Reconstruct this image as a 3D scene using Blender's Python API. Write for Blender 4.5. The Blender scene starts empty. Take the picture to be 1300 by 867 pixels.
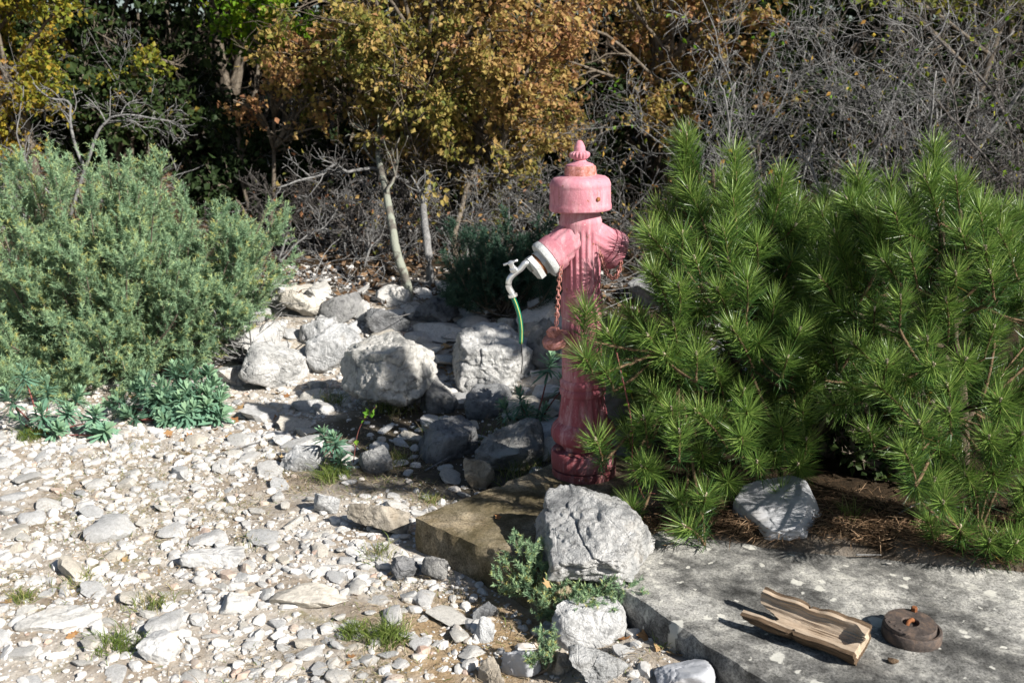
import bpy, math, random
import numpy as np
from mathutils import Vector, Matrix

rng = np.random.default_rng(11)
random.seed(11)
sc = bpy.context.scene
COL = sc.collection
rad = math.radians

# ------------------------------------------------------------------ camera, sky, sun, exposure
PITCH, CAMZ, LENS = rad(14.7), 1.53, 35.0
cd = bpy.data.cameras.new('camera')
cam = bpy.data.objects.new('camera', cd)
COL.objects.link(cam)
cam.location = (0, 0, CAMZ)
cam.rotation_euler = (math.pi / 2 - PITCH, 0, 0)
cd.lens, cd.sensor_width, cd.clip_start, cd.clip_end = LENS, 36.0, 0.05, 600
cd.dof.use_dof = True
cd.dof.focus_distance = 3.35
cd.dof.aperture_fstop = 4.5
sc.camera = cam

SUN_DIR = Vector((0.78, -0.62, 0))            # horizontal direction towards the sun
SUN_EL = rad(34)
SUN_DIR.normalize()
to_sun = Vector((SUN_DIR.x * math.cos(SUN_EL), SUN_DIR.y * math.cos(SUN_EL), math.sin(SUN_EL)))
world = bpy.data.worlds.new('World')
sc.world = world
world.use_nodes = True
wn = world.node_tree
wn.nodes.clear()
sky = wn.nodes.new('ShaderNodeTexSky')
sky.sky_type = 'NISHITA'
sky.sun_disc = False
sky.sun_elevation = SUN_EL
sky.sun_rotation = math.atan2(to_sun.x, to_sun.y)
bg = wn.nodes.new('ShaderNodeBackground')
bg.inputs['Strength'].default_value = 0.05
wo = wn.nodes.new('ShaderNodeOutputWorld')
wn.links.new(sky.outputs[0], bg.inputs[0])
wn.links.new(bg.outputs[0], wo.inputs[0])
sl = bpy.data.lights.new('sun', 'SUN')
sl.energy, sl.angle, sl.color = 5.0, rad(0.53), (1.0, 0.95, 0.88)
so = bpy.data.objects.new('sun', sl)
COL.objects.link(so)
so.rotation_euler = to_sun.to_track_quat('Z', 'Y').to_euler()
so.location = (3, -3, 5)
sc.view_settings.view_transform = 'Standard'
sc.view_settings.look = 'None'
sc.view_settings.gamma = 1
sc.view_settings.use_curve_mapping = False
sc.view_settings.exposure = 0.75
sc.cycles.use_denoising = True
sc.cycles.max_bounces = 4
sc.cycles.diffuse_bounces = 1
sc.cycles.glossy_bounces = 2
sc.cycles.transmission_bounces = 3
sc.cycles.transparent_max_bounces = 4

# ------------------------------------------------------------------ geometry of the picture -> places in the world
FPX = LENS / 36.0 * 1300
CP, SP = math.cos(PITCH), math.sin(PITCH)


def ray(px, py):
    u, v = (px - 650) / FPX, (433.5 - py) / FPX
    return np.array((u, CP + v * SP, -SP + v * CP))


def at(px, py, z=None, Y=None):
    d = ray(px, py)
    k = (z - CAMZ) / d[2] if z is not None else Y / d[1]
    return np.array((d[0] * k, d[1] * k, CAMZ + d[2] * k))


def mpp(Y, z):                                  # metres per picture pixel at a place
    return (Y * CP + (CAMZ - z) * SP) / FPX


# ------------------------------------------------------------------ noise (numpy)
def vnoise(p, seed=0):
    i = np.floor(p).astype(np.int64)
    f = p - i
    u = f * f * (3 - 2 * f)

    def h(a, b, c):
        n = (a * 374761393 + b * 668265263 + c * 1440662683 + seed * 974711) & 0xffffffff
        n = ((n ^ (n >> 13)) * 1274126177) & 0xffffffff
        n = ((n ^ (n >> 15)) * 2246822519) & 0xffffffff
        return ((n ^ (n >> 16)) & 0xffff) / 32767.5 - 1
    x, y, z = i[:, 0], i[:, 1], i[:, 2]
    ux, uy, uz = u[:, 0], u[:, 1], u[:, 2]
    def lx(b, c): return h(x, b, c) * (1 - ux) + h(x + 1, b, c) * ux
    def ly(c): return lx(y, c) * (1 - uy) + lx(y + 1, c) * uy
    return ly(z) * (1 - uz) + ly(z + 1) * uz


def fbm(p, oct=4, seed=0, gain=.5):
    a, s, out = 1.0, 1.0, 0
    for k in range(oct):
        out = out + a * vnoise(p * s + 17.3 * k, seed + k)
        a *= gain
        s *= 2.03
    return out


def nrm(v):
    return v / np.maximum(np.linalg.norm(v, axis=-1, keepdims=True), 1e-9)


def ss(a, b, x):
    t = np.clip((x - a) / (b - a), 0, 1)
    return t * t * (3 - 2 * t)


# ------------------------------------------------------------------ terrain
SLABZ = 0.13


def hgt(x, y):
    x, y = np.asarray(x, float), np.asarray(y, float)
    z = 0.30 * ss(4.5, 6.6, y) + .05 * np.maximum(0, y - 6.6) + .012 * np.maximum(0, y - 30)
    z = z + .10 * ss(-.2, .3, x) * ss(3.3, 4.2, y)
    s = (x - .455) * .2336 + (y - 2.845) * .9724
    z = z + .17 * ss(-.03, .12, s) * ss(.34, .56, x) * (1 - ss(4.2, 5.5, y))
    z = z + .55 * ss(5.4, 6.6, y) * ss(-1.7, -2.6, x)
    z = z + .16 * ss(4.9, 5.7, y) * (1 - ss(6.2, 7.0, y)) * ss(-2.0, -1.4, x) * (1 - ss(.0, .7, x))
    # the earth in front of the long slab lies a little higher than the path
    z = z + .045 * np.exp(-(((x - .38) / .22) ** 2 + ((y - 2.25) / .3) ** 2))
    p = np.stack([x.ravel(), y.ravel(), 0 * x.ravel()], 1)
    z = z + (.018 * fbm(p * 1.7, 3, 3) + .006 * fbm(p * 9, 2, 9)).reshape(z.shape)
    return z


def ground_at(px, py):
    d = ray(px, py)
    k = np.linspace(1.0, 14, 5200)
    zz = CAMZ + d[2] * k - hgt(d[0] * k, d[1] * k)
    i = int(np.argmax(zz < 0)) if (zz < 0).any() else len(k) - 1
    return np.array((d[0] * k[i], d[1] * k[i], float(hgt(d[0] * k[i], d[1] * k[i]))))


# ------------------------------------------------------------------ mesh helpers
def make_mesh(name, verts, faces, mats=(), mat_idx=None, smooth=False, attr=None):
    """verts (N,3); faces: list of arrays, each (M,k). attr: per-vertex float -> 'rnd'"""
    me = bpy.data.meshes.new(name)
    verts = np.asarray(verts, np.float32)
    faces = [np.asarray(f, np.int32) for f in faces if len(f)]
    me.vertices.add(len(verts))
    me.vertices.foreach_set('co', verts.ravel())
    loops = np.concatenate([f.ravel() for f in faces])
    tot = np.concatenate([np.full(len(f), f.shape[1], np.int32) for f in faces])
    start = np.concatenate([[0], np.cumsum(tot)[:-1]]).astype(np.int32)
    me.loops.add(len(loops))
    me.loops.foreach_set('vertex_index', loops)
    me.polygons.add(len(tot))
    me.polygons.foreach_set('loop_start', start)
    me.polygons.foreach_set('loop_total', tot)
    for m in mats:
        me.materials.append(m)
    if mat_idx is not None:
        me.polygons.foreach_set('material_index', np.asarray(mat_idx, np.int32))
    me.update(calc_edges=True)
    me.polygons.foreach_set('use_smooth', np.full(len(tot), smooth, bool))
    if attr is not None:
        a = me.attributes.new('rnd', 'FLOAT', 'POINT')
        a.data.foreach_set('value', np.asarray(attr, np.float32))
    me.validate()
    return me


def obj(name, me, parent=None, loc=(0, 0, 0), rot=None, scale=None, kind=None):
    o = bpy.data.objects.new(name, me)
    COL.objects.link(o)
    o.parent = parent
    o.location = loc
    if rot is not None:
        o.rotation_euler = rot
    if scale is not None:
        o.scale = scale
    if kind:
        o['kind'] = kind
    return o


def tag(o, label, cat, group=None, kind=None):
    o['label'] = label
    o['category'] = cat
    if group:
        o['group'] = group
    if kind:
        o['kind'] = kind
    return o


def thing(name, label, cat, loc=(0, 0, 0), rz=0, group=None):
    o = obj(name, None, None, loc, (0, 0, rz))
    o.empty_display_size = .05
    return tag(o, label, cat, group)


class Acc:
    """collects geometry for one mesh"""
    def __init__(s):
        s.v, s.f, s.a, s.m, s.n = [], {}, [], {}, 0

    def add(s, v, faces, attr=None, mi=0):
        v = np.asarray(v, float).reshape(-1, 3)
        for f in (faces if isinstance(faces, list) else [faces]):
            f = np.asarray(f)
            if not len(f):
                continue
            k = f.shape[1]
            s.f.setdefault(k, []).append(f + s.n)
            s.m.setdefault(k, []).append(np.full(len(f), mi))
        s.v.append(v)
        s.a.append(np.broadcast_to(np.asarray(.5 if attr is None else attr, float), (len(v),)))
        s.n += len(v)
        return s

    def mesh(s, name, *mats, smooth=False):
        ks = list(s.f)
        return make_mesh(name, np.concatenate(s.v), [np.concatenate(s.f[k]) for k in ks], mats,
                         np.concatenate([np.concatenate(s.m[k]) for k in ks]), smooth, np.concatenate(s.a))


def tubes(P, R, k=5, cap=True):
    """P (B,n,3), R (B,n) -> verts, [quads, caps]"""
    P, R = np.asarray(P, float), np.asarray(R, float)
    B, n, _ = P.shape
    T = np.empty_like(P)
    T[:, 1:-1] = P[:, 2:] - P[:, :-2]
    T[:, 0], T[:, -1] = P[:, 1] - P[:, 0], P[:, -1] - P[:, -2]
    T = nrm(T)
    mean = nrm(P[:, -1] - P[:, 0])
    ref = np.where(np.abs(mean[:, 2:3]) > .8, np.array([[1., 0, 0]]), np.array([[0, 0, 1.]]))[:, None, :]
    U = nrm(np.cross(T, np.broadcast_to(ref, T.shape)))
    W = np.cross(T, U)
    th = np.arange(k) / k * 2 * np.pi
    V = (P[:, :, None, :] + R[:, :, None, None] * (np.cos(th)[None, None, :, None] * U[:, :, None, :]
         + np.sin(th)[None, None, :, None] * W[:, :, None, :]))
    idx = np.arange(B * n * k).reshape(B, n, k)
    a, b = idx[:, :-1, :], idx[:, 1:, :]
    q = np.stack([a, np.roll(a, -1, 2), np.roll(b, -1, 2), b], -1).reshape(-1, 4)
    F = [q]
    if cap:
        F += [idx[:, -1, :].reshape(-1, k), idx[:, 0, ::-1].reshape(-1, k)]
    return V.reshape(-1, 3), F


def curve_pts(pts, n=24):
    """Catmull-Rom through pts"""
    p = np.asarray(pts, float)
    p = np.vstack([2 * p[0] - p[1], p, 2 * p[-1] - p[-2]])
    out = []
    m = len(p) - 3
    for t in np.linspace(0, m - 1e-6, n):
        i = int(t)
        f = t - i
        a, b, c, d = p[i:i + 4]
        out.append(.5 * (2 * b + (c - a) * f + (2 * a - 5 * b + 4 * c - d) * f * f + (3 * b - a - 3 * c + d) * f ** 3))
    return np.array(out)


def tube_mesh(name, pts, r0, r1, m, n=24, k=10):
    P = curve_pts(pts, n)[None]
    v, f = tubes(P, np.linspace(r0, r1, n)[None], k)
    return Acc().add(v, f).mesh(name, m, smooth=True)


def lathe(prof, seg=48, mod=None):
    """prof [(r,z)]; mod(theta,r,z)->r ; returns v,f (closed with caps)"""
    pr = np.asarray(prof, float)
    th = np.arange(seg) / seg * 2 * np.pi
    r = np.repeat(pr[:, 0:1], seg, 1)
    z = np.repeat(pr[:, 1:2], seg, 1)
    if mod is not None:
        r = mod(th[None, :], r, z)
    v = np.stack([r * np.cos(th), r * np.sin(th), z], -1).reshape(-1, 3)
    n = len(pr)
    idx = np.arange(n * seg).reshape(n, seg)
    a, b = idx[:-1], idx[1:]
    q = np.stack([a, np.roll(a, -1, 1), np.roll(b, -1, 1), b], -1).reshape(-1, 4)
    return v, [q, idx[-1][None, :], idx[0][None, ::-1]]


def align(v, d, o):
    """rotate verts whose axis is +z onto d, move to o"""
    M = np.array(Vector((0, 0, 1)).rotation_difference(Vector(d)).to_matrix())
    return v @ M.T + np.asarray(o)


def box(cx, cy, cz, sx, sy, sz):
    c = np.array([(x, y, z) for x in (-.5, .5) for y in (-.5, .5) for z in (-.5, .5)]) * (sx, sy, sz) + (cx, cy, cz)
    return c, np.array([(0, 1, 3, 2), (4, 6, 7, 5), (0, 4, 5, 1), (2, 3, 7, 6), (0, 2, 6, 4), (1, 5, 7, 3)])


_ico = {}


def ico(sub):
    if sub not in _ico:
        import bmesh
        bm = bmesh.new()
        bmesh.ops.create_icosphere(bm, subdivisions=sub, radius=1)
        bm.verts.ensure_lookup_table()
        _ico[sub] = (np.array([v.co for v in bm.verts]), np.array([[v.index for v in f.verts] for f in bm.faces]))
        bm.free()
    return _ico[sub]


def rock_verts(seed, sub, planes=9, rough=.05, sharp=30., lo=.5, cuts=None):
    """an angular stone of about unit radius: a soft cut of random planes plus fractal relief"""
    r = np.random.default_rng(seed)
    d, f = ico(sub)
    N = nrm(r.normal(size=(planes, 3)))
    N = np.vstack([N, [[0, 0, 1], [0, 0, -1]]])
    h = r.uniform(lo, 1.0, len(N))
    if cuts is not None:
        cu = np.array(cuts, float)
        N, h = nrm(cu[:, :3]), cu[:, 3]
    dw = d
    if rough:
        o = r.uniform(0, 50, 3)
        dw = nrm(d + .10 * np.stack([fbm(d * 1.6 + o + 9 * k, 3, seed % 71 + k) for k in range(3)], 1))
    c = np.clip(dw @ N.T, .05, None) / h
    rr = 1 / (np.sum(c ** sharp, 1) ** (1 / sharp))
    rr = np.minimum(rr, 1.25)
    v = d * rr[:, None]
    if rough:
        o = r.uniform(0, 50, 3)
        n1 = fbm(v * 2.1 + o, 3, seed % 97)
        n2 = np.abs(fbm(v * 3.6 + o, 3, seed % 89))
        n3 = fbm(v * 11 + o, 3, seed % 83) if sub >= 4 else 0
        n4 = np.abs(fbm(v * 1.3 + o + 31, 2, seed % 79))
        v = v + d * (rough * (.9 * n1 - .45 * np.exp(-n2 * 9) - 1.5 * np.exp(-n4 * 16) + .55 * n3))[:, None]
    return v, f


# ------------------------------------------------------------------ materials
class NT:
    def __init__(s, name):
        s.m = bpy.data.materials.new(name)
        s.m.use_nodes = True
        s.t = s.m.node_tree
        s.t.nodes.clear()
        s.out = s.n('ShaderNodeOutputMaterial')

    def n(s, typ, **kw):
        o = s.t.nodes.new(typ)
        for k, v in kw.items():
            if k.startswith('_'):
                setattr(o, k[1:], v)
            else:
                key = int(k[1:]) if k[0] == 'i' and k[1:].isdigit() else k
                sock = o.inputs[key]
                if isinstance(v, bpy.types.NodeSocket):
                    s.t.links.new(v, sock)
                else:
                    sock.default_value = v
        return o

    def coord(s, rand=True):
        tc = s.n('ShaderNodeTexCoord').outputs['Object']
        if not rand:
            return tc
        oi = s.n('ShaderNodeObjectInfo').outputs['Random']
        mu = s.n('ShaderNodeMath', _operation='MULTIPLY', i0=oi, i1=73.0).outputs[0]
        return s.n('ShaderNodeVectorMath', _operation='ADD', i0=tc, i1=mu).outputs[0]

    def noise(s, vec, scale, detail=4, rough=.55, dist=0.0):
        return s.n('ShaderNodeTexNoise', Vector=vec, Scale=scale, Detail=detail, Roughness=rough, Distortion=dist).outputs['Fac']

    def ramp(s, fac, stops, interp='LINEAR'):
        o = s.n('ShaderNodeValToRGB', Fac=fac)
        o.color_ramp.interpolation = interp
        e = o.color_ramp.elements
        while len(e) < len(stops):
            e.new(.5)
        for k, (p, c) in enumerate(stops):
            e[k].position = p
            e[k].color = (*c, 1) if len(c) == 3 else c
        return o.outputs[0]

    def mix(s, fac, a, b, blend='MIX'):
        o = s.n('ShaderNodeMix', _data_type='RGBA', _blend_type=blend)
        for k, v in ((0, fac), (6, a), (7, b)):
            if isinstance(v, bpy.types.NodeSocket):
                s.t.links.new(v, o.inputs[k])
            else:
                o.inputs[k].default_value = (*v, 1) if isinstance(v, tuple) and len(v) == 3 else v
        return o.outputs[2]

    def math(s, op, a, b=0.0):
        return s.n('ShaderNodeMath', _operation=op, i0=a, i1=b).outputs[0]

    def done(s, color, rough=.8, bump=None, bstr=.5, bdist=.01, spec=.3, metal=0.0, trans=0.0, tcol=None):
        p = s.n('ShaderNodeBsdfPrincipled', Roughness=rough, Metallic=metal)
        p.inputs['Specular IOR Level'].default_value = spec
        if isinstance(color, bpy.types.NodeSocket):
            s.t.links.new(color, p.inputs['Base Color'])
        else:
            p.inputs['Base Color'].default_value = (*color, 1)
        if bump is not None:
            b = s.n('ShaderNodeBump', Height=bump, Strength=bstr, Distance=bdist)
            s.t.links.new(b.outputs[0], p.inputs['Normal'])
        sh = p.outputs[0]
        if trans:
            t = s.n('ShaderNodeBsdfTranslucent')
            c2 = tcol if tcol is not None else color
            if isinstance(c2, bpy.types.NodeSocket):
                s.t.links.new(c2, t.inputs[0])
            else:
                t.inputs[0].default_value = (*c2, 1)
            mx = s.n('ShaderNodeMixShader', i0=trans, i1=sh, i2=t.outputs[0])
            sh = mx.outputs[0]
        s.t.links.new(sh, s.out.inputs[0])
        return s.m


def G(v, t=(1, 1, 1)):
    return tuple(v * k for k in t)


def rock_mat(name, light, mid, dark, lo=.40, hi=.62, scale=5.0, bdist=.02, pits=.5, bstr=.9):
    t = NT(name)
    c = t.coord()
    base = t.ramp(t.noise(c, scale, 9, .62, .3), [(lo - .12, dark), (lo + .04, mid), (hi, light)])
    spk = t.ramp(t.noise(c, scale * 3.4, 9, .72, .6), [(.37, (.10, .10, .10)), (.50, (1, 1, 1))])
    col = t.mix(pits, base, t.mix(1.0, base, spk, 'MULTIPLY'))
    oi = t.n('ShaderNodeObjectInfo').outputs['Random']
    tint = t.ramp(oi, [(0, (.82, .84, .87)), (.45, (.97, .98, 1.0)), (.8, (1, .985, .95)), (1, (1.0, .93, .82))])
    col = t.mix(1.0, col, tint, 'MULTIPLY')
    st = t.ramp(t.noise(c, scale * .55, 5, .6), [(.62, (0, 0, 0)), (.74, (1, 1, 1))])
    col = t.mix(t.math('MULTIPLY', st, .45), col, (.42, .33, .22))
    h = t.math('ADD', t.noise(c, scale * 5, 10, .68, .4), t.math('MULTIPLY', t.noise(c, scale * 28, 4, .6), .25))
    cr = t.n('ShaderNodeTexVoronoi', _feature='DISTANCE_TO_EDGE', Vector=c, Scale=scale * 1.3).outputs[0]
    h = t.math('ADD', h, t.math('MULTIPLY', t.math('MINIMUM', cr, .03), 4.0))
    return t.done(col, .92, h, bstr, bdist, .15)


M = {}
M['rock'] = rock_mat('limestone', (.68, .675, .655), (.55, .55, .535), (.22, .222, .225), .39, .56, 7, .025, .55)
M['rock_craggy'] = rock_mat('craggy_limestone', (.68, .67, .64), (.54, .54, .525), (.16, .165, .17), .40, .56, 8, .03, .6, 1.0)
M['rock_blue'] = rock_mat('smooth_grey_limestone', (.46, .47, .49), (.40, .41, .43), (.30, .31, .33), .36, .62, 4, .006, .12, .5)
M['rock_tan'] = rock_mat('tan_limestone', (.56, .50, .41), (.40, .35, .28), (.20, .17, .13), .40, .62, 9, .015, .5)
M['rock_shaded'] = rock_mat('shaded_limestone', (.38, .38, .37), (.25, .25, .25), (.11, .115, .12), .40, .62, 7, .02, .55)  # darker copy of the limestone, shade put into the colour of shaded rocks
M['stone'] = rock_mat('path_limestone', (.66, .65, .625), (.55, .54, .515), (.34, .33, .305), .36, .60, 11, .008, .35, .7)


def gravel_mat():
    t = NT('gravel')
    a = t.n('ShaderNodeAttribute', _attribute_name='rnd').outputs['Fac']
    c = t.coord(False)
    col = t.ramp(a, [(0, (.36, .355, .345)), (.3, (.54, .53, .51)), (.65, (.64, .63, .61)), (.85, (.58, .53, .47)), (.95, (.48, .40, .31)), (1, (.42, .24, .16))])
    col = t.mix(.35, col, t.ramp(t.noise(c, 60, 5, .6), [(.3, (.34, .325, .30)), (.7, (.75, .74, .71))]))
    return t.done(col, .92, t.noise(c, 120, 4, .6), .5, .004, .15)


M['gravel'] = gravel_mat()


def ground_mat():
    t = NT('stony_earth')
    c = t.coord(False)
    soil = t.ramp(t.noise(c, 14, 10, .68), [(.30, (.27, .22, .17)), (.45, (.43, .375, .31)), (.58, (.55, .50, .435)), (.72, (.64, .61, .56))])
    dust = t.ramp(t.noise(c, 70, 6, .7), [(.42, (0, 0, 0)), (.62, (1, 1, 1))])
    col = t.mix(t.math('MULTIPLY', dust, .45), soil, (.58, .555, .51))
    straw = t.ramp(t.noise(c, 3.1, 6, .6), [(.50, (0, 0, 0)), (.62, (1, 1, 1))])
    col = t.mix(t.math('MULTIPLY', straw, .7), col, t.ramp(t.noise(c, 45, 6, .7), [(.35, (.20, .15, .105)), (.65, (.40, .32, .235))]))
    moss = t.ramp(t.noise(c, 4.3, 6, .62, .5), [(.60, (0, 0, 0)), (.68, (1, 1, 1))])
    col = t.mix(t.math('MULTIPLY', moss, .6), col, (.20, .185, .07))
    dv = t.n('ShaderNodeVectorMath', _operation='DISTANCE', i0=t.n('ShaderNodeVectorMath', _operation='MULTIPLY', i0=c, i1=(1, 1, 0)).outputs[0], i1=(-.10, 2.52, 0)).outputs['Value']
    clay = t.n('ShaderNodeMapRange', i0=t.math('ADD', dv, t.math('MULTIPLY', t.noise(c, 7, 5), .25)), i1=.50, i2=.30).outputs[0]
    col = t.mix(t.math('MULTIPLY', clay, .75), col, t.ramp(t.noise(c, 55, 6, .7), [(.3, (.22, .135, .055)), (.6, (.40, .27, .13)), (.75, (.48, .37, .22))]))
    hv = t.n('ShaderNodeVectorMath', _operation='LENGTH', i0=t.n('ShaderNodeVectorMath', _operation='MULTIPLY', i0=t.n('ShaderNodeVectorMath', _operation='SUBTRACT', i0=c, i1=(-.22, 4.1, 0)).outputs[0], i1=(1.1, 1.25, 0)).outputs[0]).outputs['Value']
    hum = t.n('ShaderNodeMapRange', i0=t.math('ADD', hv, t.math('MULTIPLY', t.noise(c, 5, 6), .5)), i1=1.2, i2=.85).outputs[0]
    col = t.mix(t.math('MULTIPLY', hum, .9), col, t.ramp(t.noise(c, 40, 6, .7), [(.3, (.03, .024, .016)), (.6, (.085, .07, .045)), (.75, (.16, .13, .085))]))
    sep = t.n('ShaderNodeSeparateXYZ', i0=c)
    wood = t.math('ADD', sep.outputs[1], t.math('MULTIPLY', t.noise(c, 1.4, 4), 1.6))
    wr = t.ramp(t.n('ShaderNodeMapRange', i0=wood, i1=6.0, i2=6.8).outputs[0], [(0, (0, 0, 0)), (1, (1, 1, 1))])
    litter = t.ramp(t.noise(c, 30, 6, .7), [(.3, (.02, .015, .010)), (.6, (.055, .038, .023)), (.78, (.12, .078, .04))])  # brown litter, its colour darkened to stand for shade under wood and pines
    col = t.mix(wr, col, litter)
    # brown needle litter under the young pines
    px = t.math('ADD', t.math('MULTIPLY', sep.outputs[0], .2336), t.math('MULTIPLY', sep.outputs[1], .9724))
    m1 = t.n('ShaderNodeMapRange', i0=t.math('ADD', px, t.math('MULTIPLY', t.noise(c, 6, 4), .2)), i1=2.93, i2=3.08).outputs[0]
    m2 = t.n('ShaderNodeMapRange', i0=sep.outputs[0], i1=.28, i2=.55).outputs[0]
    col = t.mix(t.math('MULTIPLY', m1, m2), col, litter)
    h = t.math('ADD', t.noise(c, 40, 10, .7), t.math('MULTIPLY', t.noise(c, 200, 4, .6), .3))
    return t.done(col, .95, h, .8, .015, .1)


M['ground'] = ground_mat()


def concrete_mat(name, brown):
    t = NT(name)
    c = t.coord(False)
    if brown:
        col = t.ramp(t.noise(c, 7, 9, .66, .4), [(.30, (.11, .085, .05)), (.44, (.27, .215, .135)), (.58, (.40, .335, .235)), (.74, (.50, .44, .33))])
        sc1, amt, lic = 15, (.010, .05), (.50, .49, .45)
    else:
        col = t.ramp(t.noise(c, 4.2, 10, .68, .3), [(.36, (.10, .10, .096)), (.45, (.20, .198, .188)), (.52, (.40, .395, .37)), (.62, (.56, .55, .515))])
        sc1, amt, lic = 13, (.05, .24), (.62, .61, .55)
    blot = t.ramp(t.noise(c, 19, 8, .72, .5), [(.34, (.30, .30, .29)), (.48, (.8, .8, .8)), (.60, (1.25, 1.24, 1.2))])
    col = t.mix(.85, col, t.mix(1.0, col, blot, 'MULTIPLY'))
    grain = t.ramp(t.noise(c, 150, 6, .8), [(.38, (.22, .22, .22)), (.55, (1, 1, 1))])
    col = t.mix(.85, col, t.mix(1.0, col, grain, 'MULTIPLY'))
    warp = t.n('ShaderNodeVectorMath', _operation='ADD', i0=c, i1=t.n('ShaderNodeVectorMath', _operation='SCALE', i0=t.n('ShaderNodeTexNoise', Vector=c, Scale=38.0, Detail=5.0).outputs['Color'], Scale=.035).outputs[0]).outputs[0]
    flat = t.n('ShaderNodeVectorMath', _operation='MULTIPLY', i0=warp, i1=(1, 1, .0)).outputs[0]
    for s_, k in ((sc1, 1.0), (sc1 * 2.1, .8)):
        vo = t.n('ShaderNodeTexVoronoi', Vector=flat, Scale=float(s_), Randomness=1.0)
        rr = t.n('ShaderNodeMapRange', i0=t.n('ShaderNodeSeparateColor', i0=vo.outputs['Color']).outputs[0], i1=.35 if not brown else .8, i2=1.0, i3=amt[0] * k, i4=amt[1] * k * 1.5).outputs[0]
        disc = t.math('SMOOTH_MIN', 1.0, t.math('MULTIPLY', t.math('MAXIMUM', t.math('SUBTRACT', rr, vo.outputs['Distance']), 0.0), 22.0))
        disc.node.inputs[2].default_value = .1
        col = t.mix(t.math('MULTIPLY', disc, .85), col, lic)
    if brown:
        wet = t.ramp(t.noise(c, 4, 7, .62, .6), [(.44, (0, 0, 0)), (.55, (1, 1, 1))])
        col = t.mix(t.math('MULTIPLY', wet, .5), col, (.07, .06, .025))
    h = t.math('ADD', t.noise(c, 150, 6, .7), t.math('MULTIPLY', t.noise(c, 25, 4), .8))
    return t.done(col, .9, h, .55, .005, .2)


M['slab_brown'] = concrete_mat('mossy_concrete', True)
M['slab_grey'] = concrete_mat('lichen_concrete', False)


def leaf_mat(name, stops, trans=.35, rough=.55, spec=.25, bright=1.0):
    t = NT(name)
    a = t.n('ShaderNodeAttribute', _attribute_name='rnd').outputs['Fac']
    col = t.ramp(a, [(p, G(bright, c)) for p, c in stops])
    return t.done(col, rough, spec=spec, trans=trans)


M['juniper'] = leaf_mat('juniper_needles', [(0, (.11, .205, .12)), (.45, (.23, .365, .215)), (.75, (.34, .48, .27)), (.93, (.44, .52, .19)), (1, (.46, .42, .14))], .32)
M['shade_shrub'] = leaf_mat('shade_dark_needles', [(0, (.02, .05, .03)), (.6, (.04, .09, .06)), (1, (.07, .13, .08))], .2)  # juniper needles darkened, the shade on the shrub is in this colour
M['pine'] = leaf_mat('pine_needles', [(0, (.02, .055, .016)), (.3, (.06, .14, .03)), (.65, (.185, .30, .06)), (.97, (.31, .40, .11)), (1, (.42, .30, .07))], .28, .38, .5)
M['euphorbia'] = leaf_mat('spurge_leaves', [(0, (.11, .22, .15)), (.5, (.19, .36, .245)), (1, (.31, .46, .27))], .3)
M['autumn'] = leaf_mat('autumn_maple_leaves', [(0, (.10, .14, .03)), (.25, (.25, .23, .055)), (.45, (.41, .30, .095)), (.68, (.42, .245, .105)), (.88, (.34, .165, .085)), (1, (.20, .095, .05))], .36)
M['yellowgreen'] = leaf_mat('yellow_green_leaves', [(0, (.08, .13, .015)), (.35, (.20, .23, .03)), (.65, (.40, .30, .04)), (.85, (.48, .28, .06)), (1, (.35, .16, .05))], .4)
M['green'] = leaf_mat('fresh_green_leaves', [(0, (.06, .14, .01)), (.5, (.13, .27, .015)), (.85, (.25, .36, .02)), (1, (.45, .36, .04))], .45)
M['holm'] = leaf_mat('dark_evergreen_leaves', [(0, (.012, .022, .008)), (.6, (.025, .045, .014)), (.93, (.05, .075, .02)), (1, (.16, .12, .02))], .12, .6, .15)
M['grass'] = leaf_mat('grass_blades', [(0, (.10, .16, .03)), (.5, (.19, .25, .06)), (.8, (.34, .32, .13)), (1, (.46, .38, .22))], .35)
M['straw'] = leaf_mat('dry_straw', [(0, (.22, .17, .11)), (.5, (.38, .31, .21)), (1, (.55, .48, .36))], .15, .8)
M['litter'] = leaf_mat('fallen_needles', [(0, (.10, .06, .035)), (.6, (.20, .125, .07)), (1, (.34, .23, .14))], .1, .8)
M['dead_leaf'] = leaf_mat('fallen_leaf', [(0, (.24, .11, .05)), (.5, (.42, .22, .09)), (1, (.52, .38, .20))], .25, .7)
M['vine_leaf'] = leaf_mat('bramble_leaf', [(0, (.10, .26, .02)), (1, (.24, .40, .05))], .45)


def bark_mat(name, a, b, scale=40, lich=None):
    t = NT(name)
    c = t.coord()
    st = t.n('ShaderNodeVectorMath', _operation='MULTIPLY', i0=c, i1=(1, 1, .35)).outputs[0]
    col = t.ramp(t.noise(st, scale, 7, .65), [(.32, a), (.66, b)])
    if lich:
        col = t.mix(t.ramp(t.noise(c, 11, 5, .6), [(.48, (0, 0, 0)), (.56, (1, 1, 1))]), col, lich)
    return t.done(col, .9, t.noise(st, scale * 2, 6, .65), .7, .006, .15)


M['bark_grey'] = bark_mat('dead_grey_wood', (.09, .089, .088), (.30, .298, .292), 60)
M['bark_tree'] = bark_mat('tree_bark', (.07, .055, .04), (.20, .17, .135), 40)
M['bark_lichen'] = bark_mat('lichen_bark', (.08, .074, .064), (.19, .175, .15), 40, (.27, .285, .235))
M['bark_pine'] = bark_mat('pine_bark', (.05, .038, .028), (.15, .115, .085), 60)
M['twig_brown'] = bark_mat('thorn_twigs', (.05, .046, .043), (.17, .155, .145), 50)
M['vine'] = bark_mat('bramble_stem', (.16, .05, .05), (.30, .12, .10), 50)
M['bud'] = NT('pine_bud').done((.50, .42, .31), .8)
M['shoot_stem'] = bark_mat('pine_shoot_bark', (.09, .06, .035), (.22, .15, .09), 90)


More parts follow.
